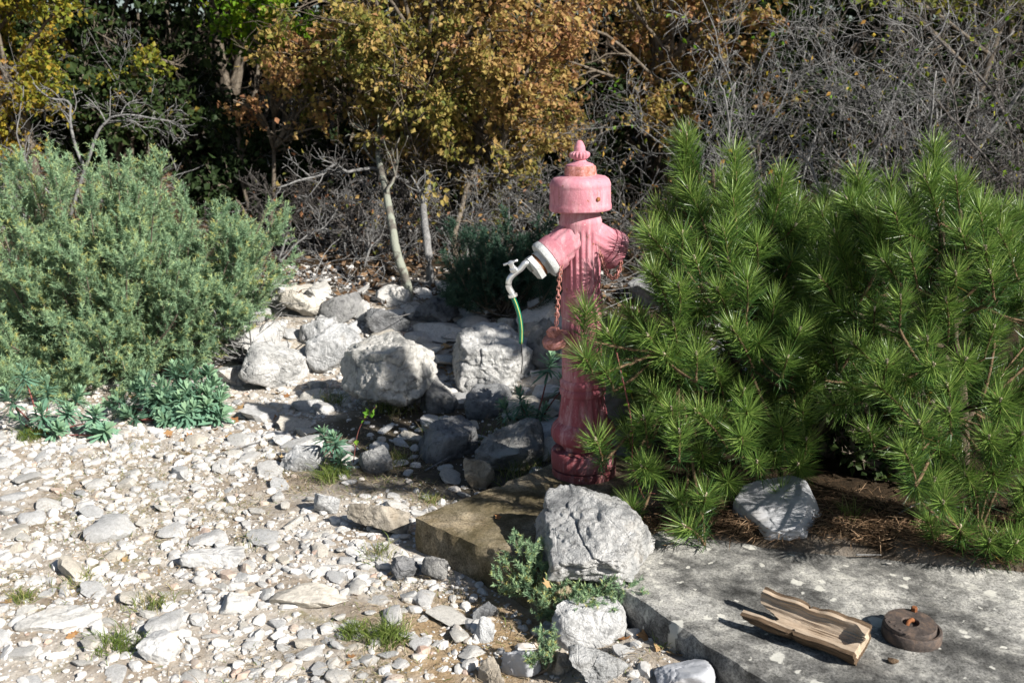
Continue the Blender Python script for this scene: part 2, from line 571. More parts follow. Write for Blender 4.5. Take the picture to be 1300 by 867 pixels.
def paint_mat():
    t = NT('faded_pink_paint')
    c = t.coord(False)
    z = t.n('ShaderNodeSeparateXYZ', i0=c).outputs[2]
    fade = t.n('ShaderNodeMapRange', i0=t.math('ADD', z, t.math('MULTIPLY', t.noise(c, 9, 5), .3)), i1=.25, i2=1.2).outputs[0]
    col = t.ramp(fade, [(0, (.36, .085, .105)), (.45, (.49, .165, .205)), (1, (.58, .25, .305))])
    st = t.n('ShaderNodeVectorMath', _operation='MULTIPLY', i0=c, i1=(1, 1, .25)).outputs[0]
    pat = t.ramp(t.noise(c, 7, 7, .68, .5), [(.40, (0, 0, 0)), (.58, (1, 1, 1))])
    col = t.mix(t.math('MULTIPLY', pat, .55), col, t.mix(1.0, col, (.68, .58, .58), 'MULTIPLY'))
    chalk = t.ramp(t.noise(st, 26, 9, .72, .3), [(.48, (0, 0, 0)), (.66, (1, 1, 1))])
    col = t.mix(t.math('MULTIPLY', chalk, .75), col, (.68, .42, .45))
    dirt = t.ramp(t.noise(st, 34, 7, .7), [(.28, (1, 1, 1)), (.42, (0, 0, 0))])
    col = t.mix(t.math('MULTIPLY', dirt, .6), col, (.22, .075, .07))
    grime = t.n('ShaderNodeMapRange', i0=t.math('ADD', z, t.math('MULTIPLY', t.noise(c, 12, 6), .22)), i1=.26, i2=.09).outputs[0]
    col = t.mix(t.math('MULTIPLY', grime, .6), col, (.13, .06, .05))
    strk = t.n('ShaderNodeVectorMath', _operation='MULTIPLY', i0=c, i1=(1, 1, .06)).outputs[0]
    run = t.ramp(t.noise(strk, 60, 6, .65), [(.60, (0, 0, 0)), (.70, (1, 1, 1))])
    col = t.mix(t.math('MULTIPLY', run, .45), col, (.30, .13, .08))
    chip = t.ramp(t.noise(c, 75, 5, .6), [(.68, (0, 0, 0)), (.70, (1, 1, 1))])
    col = t.mix(t.math('MULTIPLY', chip, .8), col, (.60, .52, .50))
    rust = t.ramp(t.noise(c, 28, 8, .7), [(.62, (0, 0, 0)), (.68, (1, 1, 1))])
    col = t.mix(rust, col, (.26, .10, .04))
    return t.done(col, .72, t.math('ADD', t.noise(c, 120, 6, .7), t.math('MULTIPLY', t.noise(c, 18, 5, .6), 1.5)), .5, .004, .25)


def rust_mat(name, a, b, c3, sc_=45, rough=.85):
    t = NT(name)
    c = t.coord(False)
    col = t.ramp(t.noise(c, sc_, 8, .7), [(.32, a), (.5, b), (.68, c3)])
    return t.done(col, rough, t.noise(c, 160, 6, .7), .7, .004, .3)


M['paint'] = paint_mat()
M['rust_pink'] = rust_mat('rusty_pink_paint', (.20, .07, .035), (.46, .20, .17), (.62, .32, .32), 70)
M['rust'] = rust_mat('rust', (.10, .035, .015), (.24, .09, .035), (.38, .18, .08))
M['iron'] = rust_mat('weathered_iron', (.035, .03, .028), (.085, .068, .06), (.17, .12, .09), 35, .7)
M['zinc'] = rust_mat('dull_zinc', (.40, .42, .43), (.55, .57, .57), (.68, .69, .68), 30, .45)
M['chrome'] = NT('chromed_tap').done((.72, .74, .75), .28, spec=.5, metal=.75)
M['hose_green'] = NT('green_hose').done((.0, .16, .095), .35, spec=.5)
M['hose_yellow'] = NT('yellow_hose_stripe').done((.62, .60, .16), .4)
M['black_wire'] = NT('black_wire').done((.02, .02, .02), .5)


def log_mats():
    t = NT('weathered_wood')
    c = t.coord(False)
    st = t.n('ShaderNodeVectorMath', _operation='MULTIPLY', i0=c, i1=(1, 1, .12)).outputs[0]
    col = t.ramp(t.noise(st, 110, 9, .72, .2), [(.26, (.03, .023, .018)), (.42, (.085, .06, .04)), (.56, (.155, .105, .066)), (.74, (.24, .19, .14))])
    a = t.done(col, .9, t.noise(st, 90, 6, .7), .9, .008, .15)
    t = NT('rotten_inner_wood')
    c = t.coord(False)
    st = t.n('ShaderNodeVectorMath', _operation='MULTIPLY', i0=c, i1=(1, 1, .2)).outputs[0]
    col = t.ramp(t.noise(st, 70, 9, .72), [(.28, (.28, .205, .14)), (.5, (.46, .365, .27)), (.72, (.55, .46, .36))])
    b = t.done(col, .92, t.noise(st, 100, 6, .7), .6, .004, .1)
    return a, b


M['log_bark'], M['log_inner'] = log_mats()

# ------------------------------------------------------------------ the ground
def axis(fine0, fine1, step, far0, far1, growth=1.13):
    c = list(np.arange(fine0, fine1 + 1e-6, step))
    s, p = step, c[-1]
    while p < far1:
        s *= growth
        p += s
        c.append(p)
    s, p, left = step, c[0], []
    while p > far0:
        s *= growth
        p -= s
        left.append(p)
    return np.array(left[::-1] + c)


gx, gy = axis(-3.2, 2.6, .022, -130, 130), axis(1.7, 6.6, .022, -70, 230)
X, Yg = np.meshgrid(gx, gy)
Z = hgt(X, Yg)
nx, ny = len(gx), len(gy)
I = np.arange(nx * ny).reshape(ny, nx)
q = np.stack([I[:-1, :-1], I[:-1, 1:], I[1:, 1:], I[1:, :-1]], -1).reshape(-1, 4)
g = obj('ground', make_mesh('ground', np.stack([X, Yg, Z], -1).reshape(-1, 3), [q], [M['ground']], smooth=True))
g['kind'] = 'structure'
tag(g, 'stony pale earth path and leaf litter of the wood edge', 'ground')

# ------------------------------------------------------------------ concrete slabs
U1, V1 = np.array((.716, -.698)), np.array((.698, .716))


def slab(name, a, b, c, d, z0, z1, m, seed, label, wear=.010, n=(70, 60, 10)):
    """rough cast slab on four ground corners, worn edges"""
    nu, nv, nz = n
    A = Acc()
    def P(u, v, w):
        xy = ((1 - u) * (1 - v))[..., None] * a + (u * (1 - v))[..., None] * b + (u * v)[..., None] * c + ((1 - u) * v)[..., None] * d
        p = np.concatenate([xy, (z0 + (z1 - z0) * w)[..., None]], -1)
        eu = np.minimum(u, 1 - u) * np.linalg.norm(b - a)
        ev = np.minimum(v, 1 - v) * np.linalg.norm(d - a)
        ew = (1 - w) * (z1 - z0)
        q = p.reshape(-1, 3)
        big = fbm(q * 6, 3, seed).reshape(u.shape)
        fine = fbm(q * 30, 3, seed + 5).reshape(u.shape)
        e = np.sort(np.stack([eu, ev, ew]), 0)
        edge = np.exp(-(e[0] + e[1]) / .02)                    # near an arris
        ctr = np.append((a + b + c + d) / 4, z1 - .3)
        inw = nrm(ctr - p)
        chip = np.maximum(0, fbm(q * 11 + 40, 3, seed + 9).reshape(u.shape) - .15)
        p = p + inw * (edge * (wear * (1.1 + .9 * big + .6 * fine) + .05 * chip))[..., None]
        p[..., 2] += np.where(w > .99, .004 * big + .0015 * fine, 0)
        side = np.where(w > .99, 0, 1) * (.006 * big + .004 * fine)
        p[..., :2] += inw[..., :2] * side[..., None]
        return p
    def grid(f, n1, n2):
        s, t = np.meshgrid(np.linspace(0, 1, n1), np.linspace(0, 1, n2), indexing='ij')
        p = f(s, t)
        i = np.arange(n1 * n2).reshape(n1, n2)
        A.add(p.reshape(-1, 3), np.stack([i[:-1, :-1], i[1:, :-1], i[1:, 1:], i[:-1, 1:]], -1).reshape(-1, 4))
    o = lambda s: np.ones_like(s)
    grid(lambda s, t: P(s, t, o(s)), nu, nv)
    grid(lambda s, t: P(s, 0 * s, 1 - t), nu, nz)
    grid(lambda s, t: P(o(s), s, 1 - t), nv, nz)
    grid(lambda s, t: P(1 - s, o(s), 1 - t), nu, nz)
    grid(lambda s, t: P(0 * s, 1 - s, 1 - t), nv, nz)
    grid(lambda s, t: P(t, s, 0 * s), 2, 2)
    ob = obj(name, A.mesh(name, m, smooth=True))
    return tag(ob, label, 'slab')


HA = np.array((-.325, 3.045))
slab('concrete_slab', HA, HA + U1 * .64, HA + U1 * .64 + V1 * .93, HA + V1 * .93, -.10, SLABZ, M['slab_brown'], 21,
     'brown mossy concrete slab under the foot of the pink hydrant', .006)
SU, SV = np.array((.555, -.83)), np.array((.83, .555))
S0 = np.array((.285, 2.60)) - SU * .22
slab('concrete_slab', S0, S0 + SU * 1.7, S0 + SU * 1.7 + SV * 1.35, S0 + SV * 1.35, -.12, SLABZ - .004, M['slab_grey'], 33,
     'grey concrete slab with white lichen spots under the hollow log', .010, (110, 90, 12))

# ------------------------------------------------------------------ hydrant
HX, HY = at(741, 600, z=SLABZ)[:2]


def hz(py):
    return at(740, py, Y=HY)[2] - SLABZ


def hr(hw, py):
    return hw * mpp(HY, hz(py) + SLABZ)


def build_hydrant():
    root = thing('fire_hydrant', 'faded pink cast iron fire hydrant with a tap and green hose on its outlet', 'hydrant', (HX, HY, SLABZ))
    root.rotation_euler = (rad(-.3), rad(-1.7), 0)
    L = lambda pts: [(hr(r, y), hz(y)) for y, r in pts]

    def flute(n, amp, z0, z1, fade=.01, ph=0.0):
        def f(th, r, z):
            w = ss(z0, z0 + fade, z) * (1 - ss(z1 - fade, z1, z))
            s = np.cos(n * th + ph)
            return r * (1 + amp * w * np.sign(s) * np.abs(s) ** .6)
        return f

    def dens(prof, step=.008):
        out = []
        for (r0, z0), (r1, z1) in zip(prof[:-1], prof[1:]):
            n = max(1, int(math.hypot(r1 - r0, z1 - z0) / step))
            out += [(r0 + (r1 - r0) * k / n, z0 + (z1 - z0) * k / n) for k in range(n)]
        return out + [prof[-1]]

    def add(name, v, f, m, parent=root, smooth=True):
        me = Acc().add(v, f).mesh(name, m, smooth=smooth)
        o = obj(name, me, parent)
        if smooth:
            me.set_sharp_from_angle(angle=rad(38))
        return o
    # foot
    def bolt_holes(th, r, z):
        return r
    fl = add('base_flange', *lathe(L([(604, 30), (603, 40), (591, 40.3), (590.5, 39)]), 64), M['paint'])
    f2 = add('foot_flange', *lathe(L([(589.5, 36), (588.8, 36), (588.3, 40.2), (586, 41), (571, 41), (568.5, 39), (567.5, 27)]), 64), M['paint'])
    A = Acc()
    for k in range(8):
        a = k / 8 * 2 * math.pi + .2
        v, f = lathe([(.0105, 0), (.0105, .010), (.008, .012)], 6)
        A.add(v + (.093 * math.cos(a), .093 * math.sin(a), hz(568.6) - .002), f)
        ob = obj('flange_bolt', A.mesh('flange_bolt', M['rust_pink']), f2)
        A = Acc()
    foot = L([(569, 25.5), (561, 26), (559, 33), (556, 38), (551, 40.6), (545, 41), (539, 39), (534, 34.5), (531.5, 31.5), (529, 31.3)])
    add('base_ring', *lathe(foot, 72), M['paint'])
    cone = dens(L([(530, 31.2), (518, 29), (507, 27.4), (499, 26.6)]), .006)
    add('pedestal', *lathe(cone, 160, flute(20, .016, cone[0][1] + .004, cone[-1][1] - .004)), M['paint'])
    bead = L([(500, 26.3), (498.5, 28.8), (494, 29.6), (490.5, 28.6), (489.5, 27.4), (487, 28.8), (483, 29.0), (480, 27), (479, 25.8)])
    add('collar_ring', *lathe(bead, 72), M['paint'])
    low = dens(L([(480, 25.6), (440, 25.2), (402, 25.0), (399, 26.2), (395, 26.6), (378, 26.6), (373, 25.4), (370, 24.0)]), .006)
    add('lower_barrel', *lathe(low, 160, flute(20, .02, low[0][1] + .01, hz(404))), M['paint'])
    up = dens(L([(372, 23.6), (330, 23.6), (305, 24.6), (290, 26.4), (281, 27.2), (276, 25.8), (268, 24.6), (262, 24.6)]), .006)
    add('upper_barrel', *lathe(up, 200, flute(20, .042, hz(369), hz(288), .02)), M['paint'])
    # cap and finial
    cap = dens(L([(266.5, 25), (266.8, 38.2), (265.5, 39.6), (261.5, 39.8), (259.5, 39.4), (258, 39.0), (237, 38.8), (235.5, 39.4), (232, 38.6), (228, 36.8), (224.8, 33), (223.2, 26), (222.5, 20)]), .006)
    def capmod(th, r, z):
        # cut edge of the wrapped plate on the front right
        d = np.angle(np.exp(1j * (th - rad(-66))))
        return r * (1 + .012 * ((d > 0) & (d < .5)) * ((z > hz(265)) & (z < hz(240))))
    cp = add('bonnet', *lathe(cap, 160, capmod), M['paint'])
    sv, sf = lathe([(.0075, 0), (.0075, .004), (.005, .006)], 12)
    th = rad(-60)
    rr = hr(39.6, 250)
    o = obj('screw', Acc().add(align(sv, (math.cos(th), math.sin(th), 0), (rr * math.cos(th), rr * math.sin(th), hz(250))), sf).mesh('screw', M['rust']), cp)
    col = L([(223.2, 21.5), (222.6, 20.6), (212, 19.8), (210.5, 18.6)])
    def hexm(th, r, z):
        return r * (1.0 + .035 * np.cos(5 * th + .4))
    add('nut_collar', *lathe(dens(col, .004), 60, hexm), M['rust_pink'])
    fin = dens(L([(211.2, 17.8), (209, 17.6), (207.4, 14), (205.5, 9), (203.2, 7.4), (201.2, 10.4), (198, 12.3), (195, 12.4), (192.8, 10.2), (191.6, 7.4), (187, 7.0), (182.5, 5.2), (179.5, 3.6), (178.2, 1.6)]), .004)
    add('finial', *lathe(fin, 96, flute(16, .07, hz(201), hz(192.2), .004)), M['paint'])
    # outlets
    s = mpp(HY, .95 + SLABZ)
    org = np.array((0, 0, hz(295)))

    def arm(dirv, segs, parent, name, m, seg=72, mod=None):
        v, f = lathe(segs, seg, mod)
        return add(name, align(v, dirv, org), f, m, parent)

    DL = nrm(np.array((-.80, -.26, -.545)))
    DR = nrm(np.array((.80, .34, -.50)))
    gro = lambda th, r, z: r * (1 + .022 * np.sign(np.cos(13 * th)) * np.abs(np.cos(13 * th)) ** .6 * ss(.0, .02, z))
    S = lambda pts: [(r * s, t * s) for t, r in pts]
    al = arm(DL, dens(S([(0, 24), (18, 23.5), (39, 22.5)])), root, 'outlet', M['paint'], 130, gro)
    arm(DL, S([(38, 22), (38.2, 24.2), (46, 24.6), (51, 24), (52.5, 22.5)]), al, 'outlet_ring', M['paint'])
    lug = lambda th, r, z: r * (1 + .035 * (np.cos(3 * th + 1.0) > .80))
    arm(DL, S([(52, 20), (52.3, 24.8), (57.5, 25.2), (60.5, 24), (61, 19.5)]), al, 'coupling', M['zinc'], 72, lug)
    arm(DL, S([(60.5, 17.6), (66.5, 17.6), (67, 16)]), al, 'adapter', M['zinc'], 6)
    arm(DL, S([(66.5, 15.2), (67.5, 15.8), (68.5, 15.0), (69.5, 15.8), (70.5, 15.2)]), al, 'thread', M['rust'], 40)
    arm(DL, S([(70, 15.0), (70.5, 18.2), (77.5, 18.2), (79, 16.0), (79.2, 6)]), al, 'hex_nut', M['zinc'], 6)
    ar = arm(DR, dens(S([(0, 24), (18, 23.5), (42, 23)])), root, 'outlet', M['paint'], 130, gro)
    arm(DR, S([(41, 22.5), (41.3, 25), (47, 25.3), (49, 23)]), ar, 'outlet_ring', M['paint'])
    arm(DR, S([(48.5, 22), (49, 25.4), (55, 26), (60, 25), (62, 22), (63, 12)]), ar, 'outlet_cap', M['paint'])
    # tap: parts of the hydrant, screwed on; coordinates are local, lean ignored
    def loc(px, py, Y):
        p = at(px, py, Y=Y)
        Mi = root.rotation_euler.to_matrix().inverted()
        return np.array(Mi @ Vector(p - np.array((HX, HY, SLABZ))))
    tip = org + DL * 78 * s
    Yt = HY + tip[1] - .012
    pts = [tip, loc(668, 334, Yt), loc(661, 341, Yt - .003), loc(652, 348, Yt - .005), loc(646.5, 355, Yt - .006), loc(646, 364, Yt - .006), loc(650.5, 373, Yt - .006)]
    tap = obj('tap', tube_mesh('tap', pts, .0115, .0105, M['chrome'], 40, 16), root)
    A = Acc()
    p0 = loc(653, 345, Yt - .01)
    d0 = nrm(loc(645, 326, Yt - .03) - p0)
    v, f = lathe([(.011, 0), (.013, .004), (.013, .016), (.009, .019), (.0075, .032), (.0105, .033), (.0105, .040), (.006, .043)], 20)
    obj('valve', Acc().add(align(v, d0, p0), f).mesh('valve', M['chrome'], smooth=False), tap)
    h0 = p0 + d0 * .038
    hd = nrm(np.cross(d0, (0, 1, .3)))
    v, f = tubes(np.array([[h0 - hd * .026, h0 - hd * .013, h0, h0 + hd * .013, h0 + hd * .026]]), np.array([[.0048, .004, .0045, .004, .0048]]), 8)
    obj('handle', Acc().add(v, f).mesh('handle', M['chrome'], smooth=True), tap)
    e = loc(650.5, 373, Yt - .006)
    v, f = lathe([(.0125, 0), (.016, .001), (.016, .011), (.013, .013)], 14)
    obj('hose_nut', Acc().add(align(v, (.25, 0, -1), e), f).mesh('hose_nut', M['chrome']), tap)
    hose = [e + (0, 0, -.008), loc(655.5, 388, Yt - .006), loc(659.5, 402, Yt - .004), loc(661.5, 418, Yt - .002), loc(661.3, 436, Yt)]
    ho = obj('hose', tube_mesh('hose', hose, .0082, .0080, M['hose_green'], 30, 14), tap)
    P = curve_pts(hose, 30) + np.array((.0028, -.0072, 0))
    v, f = tubes(P[None], np.full((1, 30), .0017), 6)
    obj('stripe', Acc().add(v, f).mesh('stripe', M['hose_yellow'], smooth=True), ho)
    wire = [loc(661.3, 434, Yt), loc(662.5, 448, Yt), loc(663, 462, Yt + .01), loc(661.5, 474, Yt + .03)]
    obj('wire', tube_mesh('wire', wire, .0022, .0016, M['black_wire'], 20, 6), ho)

    # chains
    def chain(pts, n, parent, link=.0115):
        A = Acc()
        P = curve_pts(pts, n)
        T = np.gradient(P, axis=0)
        th = np.arange(14) / 14 * 2 * np.pi
        for k in range(n):
            t = nrm(T[k])
            a = nrm(np.cross(t, (0.3, 1, .1)))
            b = np.cross(t, a)
            w = a if k % 2 else b
            ring = P[k] + np.outer(np.cos(th) * link, t) + np.outer(np.sin(th) * link * .58, w)
            nrm_ = np.cross(t, w)
            ph = np.arange(6) / 6 * 2 * np.pi
            rd = nrm(ring - P[k])
            V = ring[:, None] + .0025 * (np.cos(ph)[None, :, None] * rd[:, None] + np.sin(ph)[None, :, None] * nrm_)
            i = np.arange(84).reshape(14, 6)
            j = np.roll(i, -1, 0)
            A.add(V.reshape(-1, 3), np.stack([i, np.roll(i, -1, 1), np.roll(j, -1, 1), j], -1).reshape(-1, 4))
        return obj('chain', A.mesh('chain', M['rust_pink'], smooth=True), parent)
    Yc = HY - .075
    ch = chain([loc(712.5, 333, Yc), loc(710.5, 350, Yc), loc(709, 372, Yc), loc(707.5, 395, Yc), loc(706, 414, Yc - .005)], 17, al)
    v, f = lathe([(.012, 0), (.017, .004), (.012, .010), (.004, .012)], 12)
    chain([loc(762, 322, HY - .05), loc(767, 338, HY - .05), loc(773, 350, HY - .04), loc(781, 353, HY - .02), loc(787, 340, HY - .0), loc(788, 327, HY + .0)], 18, ar)
    # blind cap hanging on the chain
    bc = loc(705, 428, Yc - .01)
    dz = nrm(np.array((-.30, -.22, .93)))
    v, f = lathe([(.030, -.030), (.043, -.029), (.050, -.020), (.050, -.004), (.046, .002), (.030, .006), (.020, .008)], 40)
    o = add('hanging_cap', align(v, dz, bc), f, M['rust_pink'], ch)
    v, f = lathe([(.024, .004), (.024, .032), (.019, .036)], 4)
    A = Acc().add(align(v, dz, bc), f)
    obj('square_nut', A.mesh('square_nut', M['rust_pink']), ch)
    return root


build_hydrant()

# ------------------------------------------------------------------ rocks
def place_rock(x0, y0, x1, y1, m, label, seed, deep=.85, hs=1.0, sub=5, planes=9, rough=.05, base=None, rz=None, sink=.25, lo=.34, tilt=.6, name='rock', sharp=40, group=None, cuts=None):
    r = np.random.default_rng(seed)
    cx = (x0 + x1) / 2
    f = at(cx, y1, z=base) if base is not None else ground_at(cx, y1)
    s = mpp(f[1], f[2])
    w = (x1 - x0) * s
    d = w * deep
    hpx = (y1 - y0) * s
    dn = math.atan2(CAMZ - f[2], f[1])
    h = max(.25 * w, (hpx - .6 * d * math.sin(dn)) / math.cos(dn)) * hs
    v, fc = rock_verts(seed, sub, planes, rough, sharp, lo, cuts)
    if cuts is not None:
        rz, tilt = 0.0, 0.0
    a = r.uniform(0, 6.28) if rz is None else rz
    R = np.array(Matrix.Rotation(a, 3, 'Z') @ Matrix.Rotation(r.uniform(-tilt, tilt), 3, 'X') @ Matrix.Rotation(r.uniform(-tilt, tilt), 3, 'Y'))
    v = v @ R.T
    lo_, hi_ = v.min(0), v.max(0)
    v = (v - (lo_ + hi_) / 2) / (hi_ - lo_)            # unit box
    full = h / (1 - sink)
    v = v * (w, d, full)
    v[:, 2] += full / 2 - sink * full
    me = make_mesh(name, v, [fc], [m], smooth=True)
    c = (float(at(cx, y1, Y=f[1])[0]), float(f[1] + d * .42), float(f[2]))
    if base is None:
        c = (c[0], c[1], float(min(f[2], hgt(c[0], c[1])) if abs(hgt(c[0], c[1]) - f[2]) < .15 else f[2]))
    o = obj(name, me, None, c)
    me.set_sharp_from_angle(angle=rad(50))
    return tag(o, label, 'rock' if name != 'stone' else 'stone', group)


R_, RC, RB, RT, RD, ST = M['rock'], M['rock_craggy'], M['rock_blue'], M['rock_tan'], M['rock_shaded'], M['stone']
place_rock(680, 614, 846, 742, RC, 'craggy pale grey boulder resting on the slab below the hydrant', 101, 1.0, .84, 6, 8, .055, SLABZ, sink=.04,
           cuts=[(-.42, -.48, .8, .56), (.05, -.7, .7, .66), (.85, -.5, .05, .78), (-.1, -1, -.2, .78), (-.95, -.1, .2, .85), (0, 1, 0, .7), (.35, .4, .85, .85), (.9, .3, .4, .85), (0, 0, -1, .6), (-.6, -.5, .6, .8)])
place_rock(424, 428, 552, 536, R_, 'big grey boulder with a pointed top among the rubble', 222, .7, 1.05, 6, 8, .06, sink=.06,
           cuts=[(-.62, -.7, .25, .58), (.9, -.35, .1, .8), (-.25, -.15, .95, .62), (.3, -.92, .1, .66), (-.25, -.35, -.9, .72), (.5, -.2, -.8, .9), (0, 1, 0, .7), (.5, .1, .8, .85)])
place_rock(570, 412, 690, 500, R_, 'blocky pale boulder below the end of the green hose', 333, .75, 1.0, 6, 7, .06, sink=.05,
           cuts=[(-.1, -.3, 1, .68), (-.15, -1, .2, .68), (-.9, -.2, .1, .85), (.8, -.6, -.1, .8), (0, 1, 0, .8), (0, 0, -1, .8), (.6, -.1, .8, .82)])
place_rock(438, 630, 520, 681, RT, 'tan layered rock beside the corner of the mossy slab', 144, .7, 1.0, 5, 8, .06, sink=.12)
place_rock(942, 602, 1064, 691, RB, 'smooth blue grey rock half under the pine on the grey slab', 155, .9, .85, 6, 6, .02, SLABZ, sink=.03,
           cuts=[(-.25, -.5, .85, .42), (.55, -.75, .35, .55), (-.7, -.5, .0, .8), (.9, 0, .3, .9), (0, 1, 0, .7), (0, 0, -1, .5), (-.1, -.9, -.2, .6)])
place_rock(1056, 660, 1092, 685, R_, 'small white rock touching the smooth blue grey rock', 166, .8, 1, 5, 9, .06, SLABZ, sink=.05)
place_rock(352, 560, 410, 600, R_, 'white rock at the edge of the shade beside a spurge sprig', 177, .8, 1, 5, 8, .05, sink=.15)
place_rock(298, 428, 386, 500, R_, 'broad white rock beside the dry stalks and the juniper', 188, .8, 1, 5, 8, .045, sink=.15)
place_rock(352, 362, 414, 412, R_, 'light rock topping the rubble heap beside the juniper', 199, .8, 1, 5, 8, .045, sink=.1)
place_rock(372, 398, 428, 446, R_, 'cracked pale rock in the middle of the rubble heap', 210, .8, 1, 5, 8, .05, sink=.1)
place_rock(388, 408, 462, 477, R_, 'tilted pale rock leaning against the big pointed boulder', 221, .8, 1, 5, 8, .045, sink=.12)
place_rock(268, 462, 322, 494, R_, 'low white rock next to the spurge bush', 232, .8, 1, 5, 8, .045, sink=.2)
place_rock(328, 355, 366, 398, R_, 'pale rock wedged behind the juniper twigs', 243, .8, 1, 5, 8, .045, sink=.2)
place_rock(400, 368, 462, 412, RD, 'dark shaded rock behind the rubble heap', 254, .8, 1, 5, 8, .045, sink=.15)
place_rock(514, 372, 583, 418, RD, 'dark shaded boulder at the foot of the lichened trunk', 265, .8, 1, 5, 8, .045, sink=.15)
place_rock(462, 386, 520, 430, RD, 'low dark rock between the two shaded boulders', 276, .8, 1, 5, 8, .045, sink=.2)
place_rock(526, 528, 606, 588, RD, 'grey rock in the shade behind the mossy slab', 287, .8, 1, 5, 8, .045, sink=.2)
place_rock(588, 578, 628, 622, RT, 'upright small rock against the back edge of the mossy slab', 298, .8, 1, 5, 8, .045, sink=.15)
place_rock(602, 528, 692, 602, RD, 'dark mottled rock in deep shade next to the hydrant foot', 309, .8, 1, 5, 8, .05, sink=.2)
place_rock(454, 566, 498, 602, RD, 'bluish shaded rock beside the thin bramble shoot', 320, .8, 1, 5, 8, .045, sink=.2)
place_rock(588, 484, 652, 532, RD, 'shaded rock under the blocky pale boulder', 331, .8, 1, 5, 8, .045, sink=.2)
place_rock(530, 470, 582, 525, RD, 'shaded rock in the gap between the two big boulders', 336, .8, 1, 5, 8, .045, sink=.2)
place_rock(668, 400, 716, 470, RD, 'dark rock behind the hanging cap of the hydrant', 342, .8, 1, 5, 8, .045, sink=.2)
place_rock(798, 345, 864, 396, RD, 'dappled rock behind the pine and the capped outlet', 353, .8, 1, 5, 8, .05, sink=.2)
place_rock(-22, 256, 32, 300, R_, 'white boulder behind the juniper at the wood edge', 364, .8, 1, 5, 8, .05, sink=.3)
place_rock(-12, 318, 26, 352, R_, 'white rock low behind the juniper twigs', 375, .8, 1, 5, 8, .05, sink=.3)
place_rock(14, 766, 116, 802, ST, 'long flat white slab of stone sunk in the path', 386, .55, .5, 5, 8, .03, sink=.4, rz=.3, tilt=.08)
place_rock(226, 676, 312, 720, ST, 'wedge shaped flat white stone standing proud of the path', 397, .6, .6, 5, 6, .04, sink=.25, tilt=.3)
place_rock(338, 732, 440, 776, ST, 'broad flat pale stone beside the heap of cobbles', 408, .55, .5, 5, 8, .03, sink=.35, tilt=.1)
place_rock(272, 744, 322, 780, ST, 'squarish grey white stone lying flat in the path', 419, .8, .6, 5, 7, .03, sink=.35, tilt=.1)
place_rock(170, 794, 226, 842, ST, 'rounded white stone beside a grass tuft in the path', 430, .8, .8, 5, 8, .04, sink=.35)
place_rock(700, 758, 800, 822, R_, 'pale rock under the low juniper sprig', 441, .8, 1, 5, 8, .05, sink=.25)
place_rock(722, 812, 802, 872, RC, 'rough white rock with grey pits in front of the juniper sprig', 452, .8, 1, 5, 8, .07, sink=.25)
place_rock(636, 818, 692, 864, RB, 'smooth grey wedge of rock between the path and juniper sprig', 463, .7, 1, 5, 6, .03, sink=.2)
place_rock(602, 784, 628, 816, R_, 'small pale rock alone on ochre soil', 474, .8, 1, 4, 7, .05, sink=.12)
place_rock(606, 838, 642, 872, RT, 'tan rock next to the smooth grey wedge', 485, .8, 1, 5, 8, .05, sink=.2)
place_rock(834, 836, 912, 880, RB, 'grey rounded rock among fallen leaves before the grey slab', 496, .8, 1, 5, 8, .045, sink=.25)
place_rock(700, 826, 728, 858, RT, 'ochre block of stone beside the rough white rock', 507, .8, 1, 5, 7, .05, sink=.2)
place_rock(494, 705, 532, 738, RD, 'grey cobble in the shade under the corner of the mossy slab', 518, .8, 1, 5, 8, .05, sink=.2)
place_rock(534, 704, 570, 738, RD, 'grey cobble against the front face of the mossy slab', 529, .8, 1, 5, 8, .05, sink=.2)
place_rock(600, 762, 634, 790, RD, 'grey stone in shade in front of the mossy slab', 530, .8, 1, 5, 8, .05, sink=.2)
place_rock(396, 622, 432, 656, R_, 'white pointed rock between the path and the tan layered rock', 541, .8, 1, 5, 8, .05, sink=.2)

# ------------------------------------------------------------------ stones of the path
TAKEN = []                                     # x, y, r


def in_slab(x, y, pad=.0):
    p = np.array((x, y)) - HA
    u, v = p @ U1, p @ V1
    if -pad < u < .64 + pad and -pad < v < .93 + pad:
        return True
    p = np.array((x, y)) - S0
    u, v = p @ SU, p @ SV
    return -pad < u < 1.7 + pad and -pad < v < 1.35 + pad


def to_px(p):
    x, y, z = p[0], p[1], p[2] - CAMZ
    fw = y * CP - z * SP
    return 650 + FPX * x / fw, 433.5 - FPX * (y * SP + z * CP) / fw


ROCKS = [o for o in COL.objects if o.name.startswith('rock')]
for o in ROCKS:
    c = np.array([v[:] for v in o.bound_box])
    TAKEN.append((o.location.x, o.location.y, .45 * max(np.ptp(c[:, 0]), np.ptp(c[:, 1]))))

STONE_ME = []
for k in range(16):
    v, f = rock_verts(900 + k, 3, 8, .05, 30, .45)
    v = v * (1, rng.uniform(.6, .9), rng.uniform(.32, .55))
    v = v / np.ptp(v[:, 0])
    me = make_mesh('stone', v, [f], [M['stone']], smooth=True)
    me.set_sharp_from_angle(angle=rad(32))
    STONE_ME.append(me)


def path_ok(x, y):
    px, py = to_px((x, y, float(hgt(x, y))))
    if not (-15 < px < 1010 and 548 < py < 880) or in_slab(x, y, .02):
        return None
    if px > 640 and py < 760:
        return None
    return px, py


STONES = []


